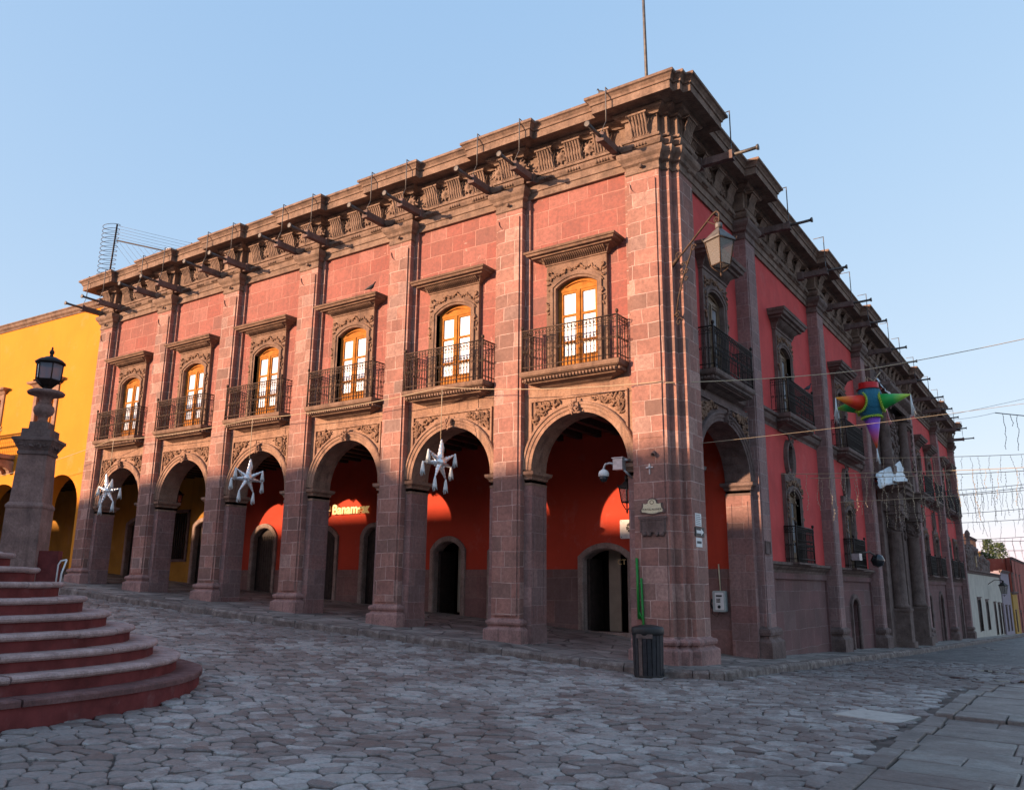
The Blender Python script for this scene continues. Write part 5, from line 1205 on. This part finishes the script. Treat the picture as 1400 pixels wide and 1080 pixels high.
# ------------------------------------------------------------------ yellow house on the left
def yellow_house():
    t = empty('yellow_house', 'bright yellow two storey house with arches beside the palace', 'building', (-22.62, .25, 0), rad(3.2))
    F = lambda u, d, z: (u, -d, z)
    ops = [dict(u0=-2.75, u1=-.35, zs=4.25, rise=1.15, kind='e'), dict(u0=-6.9, u1=-4.1, zs=4.1, rise=1.15, kind='e'), dict(u0=-11.2, u1=-8.4, zs=4.2, rise=1.15, kind='e'), dict(u0=-15.5, u1=-12.7, zs=4.3, rise=1.15, kind='e')]
    m = MB(); wall(m, F, -24, 0, -.5, 5.9, -.6, 0, ops); m.build('arcade_wall', M_YELLOW, t)
    wo = [dict(u0=c-.62, u1=c+.62, z0=6.4, zs=8.75, rise=0) for c in (-3.25, -7.1, -11.2, -15.3)]
    m = MB(); wall(m, F, -24, 0, 5.9, 11.75, -.5, 0, wo); m.build('wall', M_YELLOW, t)
    m = MB(); sweep(m, [(-24, 0), (.3, 0)], [(-.1, 11.70), (.03, 11.71), (.06, 11.78), (.12, 11.83), (.14, 11.93), (.18, 11.96), (.18, 12.0), (-.3, 12.03)], lambda a, b, h: F(a, b, h), 1); m.build('cornice', M_CORN, t)
    m = MB(); m.box(F, -24, 0, -9, -.5, 11.5, 11.6); m.build('roof', M_TERRA, t)
    m = MB(); m.box(F, -24, -.1, -.75, -.62, 5.9, 11.5); m.build('inner_wall', M_DARK, t)
    for o in wo:
        m = MB(); wall(m, F, o['u0']-.2, o['u1']+.2, 6.35, 8.98, -.1, .05, [dict(o)]); sweep(m, [(o['u0']-.25, -.02), (o['u0']-.25, .05), (o['u1']+.25, .05), (o['u1']+.25, -.02)], [(-.05, 8.96), (.02, 8.97), (.1, 9.08), (.2, 9.12), (.22, 9.2), (-.05, 9.24)], lambda a, b, h: F(a, b, h), 1); w = m.build('window', M_ARCHV, t)
        m = MB(); m.box(F, o['u0'], o['u1'], -.3, -.24, 6.4, 8.75); c = (o['u0']+o['u1'])/2; m.box(F, c-.03, c+.03, -.25, -.2, 6.4, 8.75); m.build('shutter', M_CORAL if o['u0'] < -5 else M_WOOD, w)
    m = MB(); m.box(F, -9.6, -4.9, -.02, .75, 6.2, 6.36); m.box(F, -9.5, -5.0, -.02, .68, 6.12, 6.2)
    bal = m.build('balcony', M_ARCHV, t)
    for k in range(9):
        u = -9.4+.535*k; m = MB(); vs = [(0, 5.65), (.12, 5.62), (.16, 5.75), (.3, 5.85), (.5, 5.9), (.62, 6.02), (.62, 6.12), (0, 6.12)]; N = len(vs)
        m.add([F(u, d, z) for d, z in vs]+[F(u+.2, d, z) for d, z in vs], [tuple(range(N)), tuple(range(N, 2*N))]+[(i, (i+1) % N, N+(i+1) % N, N+i) for i in range(N)]); m.build('corbel', M_ARCHV, bal)
    m = MB(); m.box(F, -9.6, -4.9, .64, .70, 7.34, 7.4)
    for k in range(34):
        u = -9.52+.138*k; m.tube([F(u, .67, 6.36), F(u, .67, 7.35)], .014, 5)
        for j in range(5): m.lathe(F(u+.069, .67, 6.5+.19*j), [(.058, -.008), (.042, .008)], 8, (0, -1, 0)) if j % 2 == 0 else m.blob(F(u, .67, 6.5+.19*j), .03, .03, .04, None, 6, 3)
    m.build('railing', M_OCHRE2, bal)
M_OCHRE2 = flat('brass_coloured_iron', (.30, .20, .08), .6, .2, .3)
yellow_house()
# ------------------------------------------------------------------ staircase, terrace wall, lamp pillar
def sellipse(a, b, n=STN, k=96): 
    p = []
    for i in range(k):
        t = 2*PI*i/k; c, s_ = math.cos(t), math.sin(t); p.append((STC[0]+a*math.copysign(abs(c)**(2/n), c), STC[1]+b*math.copysign(abs(s_)**(2/n), s_)))
    return p
def staircase():
    t = empty('curved_staircase', 'curved red staircase with worn stone treads in the left foreground', 'staircase', (STC[0], STC[1], .1))
    z = .16; rn = random.Random(3)
    for k in range(9):
        h = .235 if k == 0 else .196; a, b = STA-STT*k, STB-STT*k
        zt = z+h; nose = .055 if k else .02; th = .075
        m = MB(); p = sellipse(a-.03, b-.03); N = len(p); m.add([(x, y, z-.35) for x, y in p]+[(x, y, zt-th+.01) for x, y in p], [(i, (i+1) % N, N+(i+1) % N, N+i) for i in range(N)]); o = m.build('step', M_STEPR); o.parent = t; o.matrix_parent_inverse = Matrix.Translation(t.location).inverted()
        # nosing stones with joints
        m = MB(); i = 0
        while i < N:
            ln = rn.randint(4, 7); seg = [p[(i+q) % N] for q in range(ln+1)] if i+ln <= N else [p[(i+q) % N] for q in range(N-i+1)]
            i += ln; off = rn.uniform(-.006, .006); dz = rn.uniform(-.008, .006); off += rn.uniform(-.008, .006)
            if k == 0: pr = [(0., zt-th), (.03, zt-th), (.035, zt-.02), (.02, zt), (-.6, zt)]
            else: pr = [(-.05, zt-th), (.03, zt-th), (.055, zt-th+.02), (.062, zt-.03), (.045, zt-.006), (.02, zt), (-.6, zt)]
            A = Vector(seg[0]); B = Vector(seg[-1]); seg[0] = tuple(A+(Vector(seg[1])-A)*.03); seg[-1] = tuple(B+(Vector(seg[-2])-B)*.03)
            sweep(m, seg, [(q+off, hh+dz) for q, hh in pr], WXY, -1)
        n_ = m.build('nosing', M_NOSE if k else M_STEPN, o); n_.matrix_parent_inverse = Matrix.Translation(t.location).inverted(); n_.location = t.location if False else (0, 0, 0)
        n_.parent = o; n_.matrix_parent_inverse = Matrix.Identity(4)
        z = zt
    m = MB(); p = sellipse(STA-STT*8-.5, STB-STT*8-.5); m.add([(x, y, z-.01) for x, y in p], [tuple(range(len(p)))]); o = m.build('landing', M_NOSE); o.parent = t; o.matrix_parent_inverse = Matrix.Translation(t.location).inverted()
M_STEPN = stone('stained_step_stone', (.15, .075, .07), (.22, .13, .125), (.085, .05, .05), 4, .5, False)
staircase()
def terrace():
    K = Vector((-8.15, -7.80)); e = Vector((-1, -1)).normalized(); b = Vector((-1, 1)).normalized()
    fr = lambda u, d, z: (K.x+e.x*u-b.x*d, K.y+e.y*u-b.y*d, z)
    m = MB(); m.box(fr, 0.05, 4.5, -.22, 0, .2, 2.10); o = m.build('terrace_wall', M_STEPR); tag(o, 'low dark red terrace wall at the head of the curved stairs', 'wall')
    # white tubular frame beside it, standing in for an unclear white object
    m = MB(); P = Vector((-8.12, -7.76)); q = lambda u, z: (P.x+.83*u, P.y+.56*u, z)
    m.tube([q(-.1, 1.2), q(-.09, 1.86), q(-.05, 1.93), q(.05, 1.95)], .016, 6); m.tube([q(.05, 1.95), q(-.01, 1.72), q(-.04, 1.2)], .016, 6)
    tag(m.build('framework', M_WHITE), 'white tubular handrail beside the dark red terrace wall', 'framework')
    t = empty('lamp_pillar', 'weathered stone pillar with urn and black street lantern above the stairs', 'lamp post', (-8.75, -8.15, 2.1), rad(45)); s = 1.0
    def sq(mb, lv): 
        vs = []
        for (w, z) in lv: vs += [(-w, -w, z), (w, -w, z), (w, w, z), (-w, w, z)]
        mb.add(vs, [(i*4+k, i*4+(k+1) % 4, i*4+4+(k+1) % 4, i*4+4+k) for i in range(len(lv)-1) for k in range(4)]+[(0, 1, 2, 3), tuple(len(lv)*4-4+k for k in range(4))])
    m = MB(); sq(m, [(.31, -1.95), (.30, -.3), (.295, .72), (.31, .75), (.31, .78), (.27, .84)]); m.build('pedestal', M_NOSE2, t)
    m = MB(); sq(m, [(.265, .82), (.235, 1.70)]); m.build('shaft', M_NOSE2, t)
    m = MB(); sq(m, [(.235, 1.68), (.26, 1.70), (.26, 1.74), (.245, 1.76), (.29, 1.85), (.33, 1.93), (.345, 1.94), (.345, 1.99), (.30, 2.0)]); FF = (lambda u, d, z: (u, -.27-d, z), lambda u, d, z: (.27+d, u, z))
    for F2 in FF: foliage(m, F2, [(-.25+.055*k, 1.84+.02*(k % 2)) for k in range(10)], .05, .01, 4)
    m.build('capital', M_DARKST, t)
    m = MB(); sq(m, [(.24, 1.99), (.24, 2.16), (.16, 2.17), (.155, 2.30)]); m.build('stepped_block', M_DARKST, t)
    m = MB(); m.lathe((0, 0, 0), [(.10, 2.29), (.08, 2.36), (.09, 2.42), (.155, 2.47), (.175, 2.53), (.165, 2.60), (.12, 2.645), (.12, 2.66), (.13, 2.67), (.10, 2.69), (.11, 2.76), (.18, 2.81), (.30, 2.83), (.315, 2.87), (.28, 2.90), (.1, 2.91)], 24); m.build('urn', M_NOSE2, t)
    # hexagonal lantern
    lp = []
    m = MB(); m.lathe((0, 0, 0), [(.03, 2.9), (.05, 2.96), (.10, 2.98), (.10, 3.0), (.27, 3.11), (.27, 3.13)], 6, None, False); z0, z1 = 3.13, 3.48
    for k in range(6):
        a, b2 = 2*PI*k/6, 2*PI*(k+1)/6; P = lambda r, an, z: (r*math.cos(an), r*math.sin(an), z)
        m.tube([P(.27, a, z0), P(.285, a, z1)], .016, 5); m.tube([P(.27, a, z0), P(.27, b2, z0)], .016, 5); m.tube([P(.285, a, z1), P(.285, b2, z1)], .018, 5); m.tube([P(.10, a, 2.99), P(.27, a, z0)], .016, 5); m.blob(P(.30, a, z0), .022, .022, .022, None, 6, 4)
    lp.append(m.build('lantern_frame', M_IRON, t))
    m = MB(); m.lathe((0, 0, 0), [(.32, 3.48), (.33, 3.50), (.24, 3.57), (.20, 3.58), (.12, 3.62), (.04, 3.64), (.035, 3.68), (.055, 3.71), (.05, 3.75), (.02, 3.78), (.025, 3.81), (0, 3.85)], 12); lp.append(m.build('lantern_roof', M_IRON, t))
    m = MB(); m.lathe((0, 0, 0), [(.265, 3.13), (.28, 3.48)], 6, None, False); lp.append(m.build('lantern_glass', M_BGLASS, t))
    for o in lp: o.scale = (.80, .80, .92); o.location.z = 2.9*.08-.01
M_NOSE2 = stone('pillar_stone', (.23, .145, .125), (.31, .205, .18), (.12, .08, .072), 3, .4, True)
terrace()
# ------------------------------------------------------------------ houses down the side street
def house(name, label, y0, y1, h, mat, x=.2, wins=(), dep=9, base=-4.2, trim=M_DARKST, cornice=True):
    t = empty(name, label, 'building', (x, y0, base)); F = lambda u, d, z: (x+d-x, u-y0, z-base)
    m = MB(); wall(m, F, y0, y1, base, h, -.5, 0, [dict(u0=c-w, u1=c+w, z0=a, zs=b, rise=0) for (c, w, a, b) in wins]); m.box(F, y0, y1, -dep, -.5, base, h-.1); m.build('wall', mat, t)
    if cornice: m = MB(); sweep(m, [(y0, 0), (y1, 0)], [(-.05, h-.2), (.05, h-.18), (.1, h-.05), (.18, h), (.18, h+.08), (-.1, h+.1)], lambda a, b, hh: F(a, b, hh), 1); m.build('cornice', trim, t)
    for (c, w, a, b) in wins:
        m = MB(); sweep(m, [(c-w, a), (c-w, b), (c+w, b), (c+w, a)], [(0, -.1), (0, .04), (.14, .04), (.14, -.1)], lambda p, q, hh: F(p, hh, q), 1); m.box(F, c-w-.2, c+w+.2, -.02, .10, b+.14, b+.22); o = m.build('window_frame', trim, t)
        m = MB(); m.box(F, c-w, c+w, -.35, -.28, a, b)
        for k in range(6): u = c-w+2*w*(k+.5)/6; m.tube([F(u, -.05, a), F(u, -.05, b)], .02, 4)
        m.build('shutter', M_DKWOOD, o)
    return t
zb = lambda y: g_side(0, y)
house('white_house', 'low white house with dark windows just past the palace', 48.3, 74, 2.85, M_WHITEW, .2, [(54.2, 1.0, zb(53)+.35, .85), (59.8, .8, zb(59)+.45, .65), (66.3, .7, zb(66)+.05, .4), (70.2, .8, zb(70)+.05, .3), (73.0, .45, zb(73)+.05, .2)], cornice=True)
house('mauve_house', 'mauve grey house beyond the white house', 74.05, 84, 3.3, M_MAUVE, .3, [(76.5, .6, -2.2, .0), (80.5, .6, -2.3, -.1)])
house('ochre_house', 'narrow ochre yellow house between mauve and coral fronts', 84.05, 90.9, 1.3, M_OCHRE, .45, [(86, .5, -2.6, -.6)])
house('coral_house', 'tall coral red house closing the street at far right', 91.0, 118, 5.0, M_CORAL, .25, [(91, .7, 1.2, 3.2), (96, .8, 1.1, 3.1), (102, .8, 1.1, 3.1), (91, .7, -3, -.9), (96.5, .8, -3.2, -.9), (103, .9, -3.2, -1)])
house('terracotta_house', 'sunlit orange house rising behind the white house', 80.5, 92, 7.0, M_TERRA, -3, [], 7)
house('sandy_house', 'small sunlit sandy house behind the white roof line', 97, 104, 5.9, M_OCHRE, -3.2, [], 5)
def roof_sculpture():
    t = empty('roof_sculpture', 'dark carved stone crest with a statue on the white house', 'sculpture', (.0, 54.3, 2.9)); rn = random.Random(6)
    fr = lambda u, d, z: (d, u, z); m = MB(); m.box(fr, -4.2, 3.0, -.4, .2, 0, .8); m.box(fr, -2.2, 1.8, -.4, .2, .8, 1.3); foliage(m, fr, [(rn.uniform(-4.4, 3.2), rn.uniform(.1, 1.5)) for _ in range(110)], .26, .15, 3); m.build('crest', M_PORT, t)
    m = MB(); m.lathe((-.1, .2, 0), [(.6, 1.2), (.5, 1.7), (.3, 1.8), (.34, 1.9), (.15, 1.95), (.12, 2.4), (.2, 2.7), (.12, 2.9), (0, 3.0)], 10); m.build('finial', M_DARKST, t)
    m = MB(); m.box(fr, .2, .9, .2, .27, .3, 1.1); m.build('tablet', M_OCHRE2, t)
    t = empty('roof_sculpture', 'lower broken carved crest further along the white roof', 'sculpture', (.0, 62.5, 2.9)); m = MB(); m.box(fr, -3.6, 3.2, -.4, .2, 0, .6); foliage(m, fr, [(rn.uniform(-3.8, 3.2), rn.uniform(.1, 1.1)) for _ in range(80)], .26, .12, 5); m.build('crest', M_PORT, t)
roof_sculpture()
def bush(loc, r, h, lab):
    m = MB(); rn = random.Random(int(loc[1]*7))
    for _ in range(900):
        z = rn.uniform(0, 1); a = rn.uniform(0, 2*PI); q = r*math.sqrt(rn.random())*(1-.6*z); p = Vector((q*math.cos(a), q*math.sin(a), h*z)); d = Vector((rn.uniform(-1, 1), rn.uniform(-1, 1), rn.uniform(-.2, 1))).normalized(); x = d.orthogonal().normalized()*.08
        m.add([p-x, p+d*.16, p+x, p-d*.16], [(0, 1, 2, 3)])
    t = empty('cypress', lab, 'tree', loc); m.build('crown', M_LEAF, t, recalc=False); q = MB(); q.tube([(0, 0, -2.5), (0, 0, h*.8)], [.14, .04], 6); q.build('trunk', M_DKWOOD, t)
bush((-2.4, 99, 4.2), 1.2, 3.2, 'dark cypress between the sunlit roofs, nearer the palace'); bush((-2.2, 112, 4.0), 1.5, 3.6, 'rounder dark cypress right of the sunlit roofs')
def street_lantern(y, z, lab):
    t = empty('wall_lantern', lab, 'lantern', (.2, y, z)); p = (1.25, y, z); lantern(t, p, .2, .32, .6, rad(20), M_LGLASS, M_IRON, 4, .26)
    m = MB(); m.tube([(.2, y, z-.3), (.7, y, z+.05), (1.25, y, z+.02)], .03, 5); m.tube([(1.25, y, z-.4), (1.3, y+3, z-.45)], .02, 4); o = m.build('bracket', M_IRON); o.parent = t; o.matrix_parent_inverse = Matrix.Translation(t.location).inverted()
street_lantern(62.5, 2.3, 'black bracket lantern on the white house front')
def floodlight():
    t = empty('wall_spotlight', 'round black spotlight on a curved arm below the third bay balcony', 'spotlight', (.5, 15.2, 2.4)); M0 = Matrix.Translation((.5, 15.2, 2.4)).inverted()
    m = MB(); m.tube([(.3, 14.3, 2.5), (.55, 14.6, 2.75), (.7, 15.3, 2.82), (.75, 16.0, 2.7)], .03, 6); o = m.build('arm', M_IRON); o.parent = t; o.matrix_parent_inverse = M0
    m = MB(); m.lathe((.78, 16.15, 2.55), [(0, -.24), (.17, -.17), (.24, 0), (.17, .17), (0, .24)], 14); o = m.build('globe', M_DGLASS); o.parent = t; o.matrix_parent_inverse = M0
    m = MB(); m.box(ID, .4, .65, 13.9, 14.3, 2.5, 2.72); o = m.build('lamp_box', M_GALV); o.parent = t; o.matrix_parent_inverse = M0
floodlight()
# ------------------------------------------------------------------ houses and trees across the square, behind the photographer: they cast the low shade
def across():
    rn = random.Random(15); D = 44
    spans = [(-78, -60, 14.2), (-60, -47, 13.5), (-47, -36, 13.9), (-36, -26, 13.3), (-26, -14, 13.6), (-14, -2, 13.0), (-2, 12, 13.4), (12, 26, 12.6), (26, 44, 13.2)]
    names = ['pale pink', 'ochre', 'white', 'dull red', 'cream', 'grey', 'brick', 'sand', 'buff']
    for (a, b, h), nm in zip(spans, names):
        t = empty('town_house', '%s town house across the square behind the viewer' % nm, 'building', (a, -D, 0)); m = MB(); m.box(ID, .02, b-a-.02, -8, 0, -1, h); m.box(ID, .0, b-a, -.2, .25, h-.02, h+.25); m.build('wall', (M_WHITEW, M_OCHRE, M_TERRA)[len(nm) % 3], t)
        w = MB()
        for k in range(int((b-a)/3)):
            for z in (1.5, 5.5, 9.2): w.box(ID, 1+3*k, 2.2+3*k, .0, .03, z, z+2.2)
        w.build('windows', M_DKWOOD, t)
    for i, (x, y, r) in enumerate(((-52, -33, 4.2), (-40, -34, 3.6), (-30, -32, 4.), (-21, -33, 3.8), (-12, -34, 3.5))):
        t = empty('laurel_tree', 'clipped laurel tree along the square behind the viewer', 'tree', (x, y, 0), 0, 'clipped laurels along the square'); m = MB()
        for _ in range(900):
            d = Vector((rn.gauss(0, 1), rn.gauss(0, 1), rn.gauss(0, 1))).normalized(); p = Vector((0, 0, 8.6))+Vector((d.x*r, d.y*r, d.z*2.6))*rn.uniform(.75, 1.08); e = Vector((rn.gauss(0, 1), rn.gauss(0, 1), rn.gauss(0, 1))).normalized()*.42; f = e.orthogonal().normalized()*.3
            m.add([p-e, p+f, p+e, p-f], [(0, 1, 2, 3)])
        m.build('crown', M_LEAF, t, recalc=False); q = MB(); q.tube([(0, 0, -.5), (0, 0, 4), (.3, .2, 8)], [.35, .28, .12], 8); q.build('trunk', M_DKWOOD, t)
across()
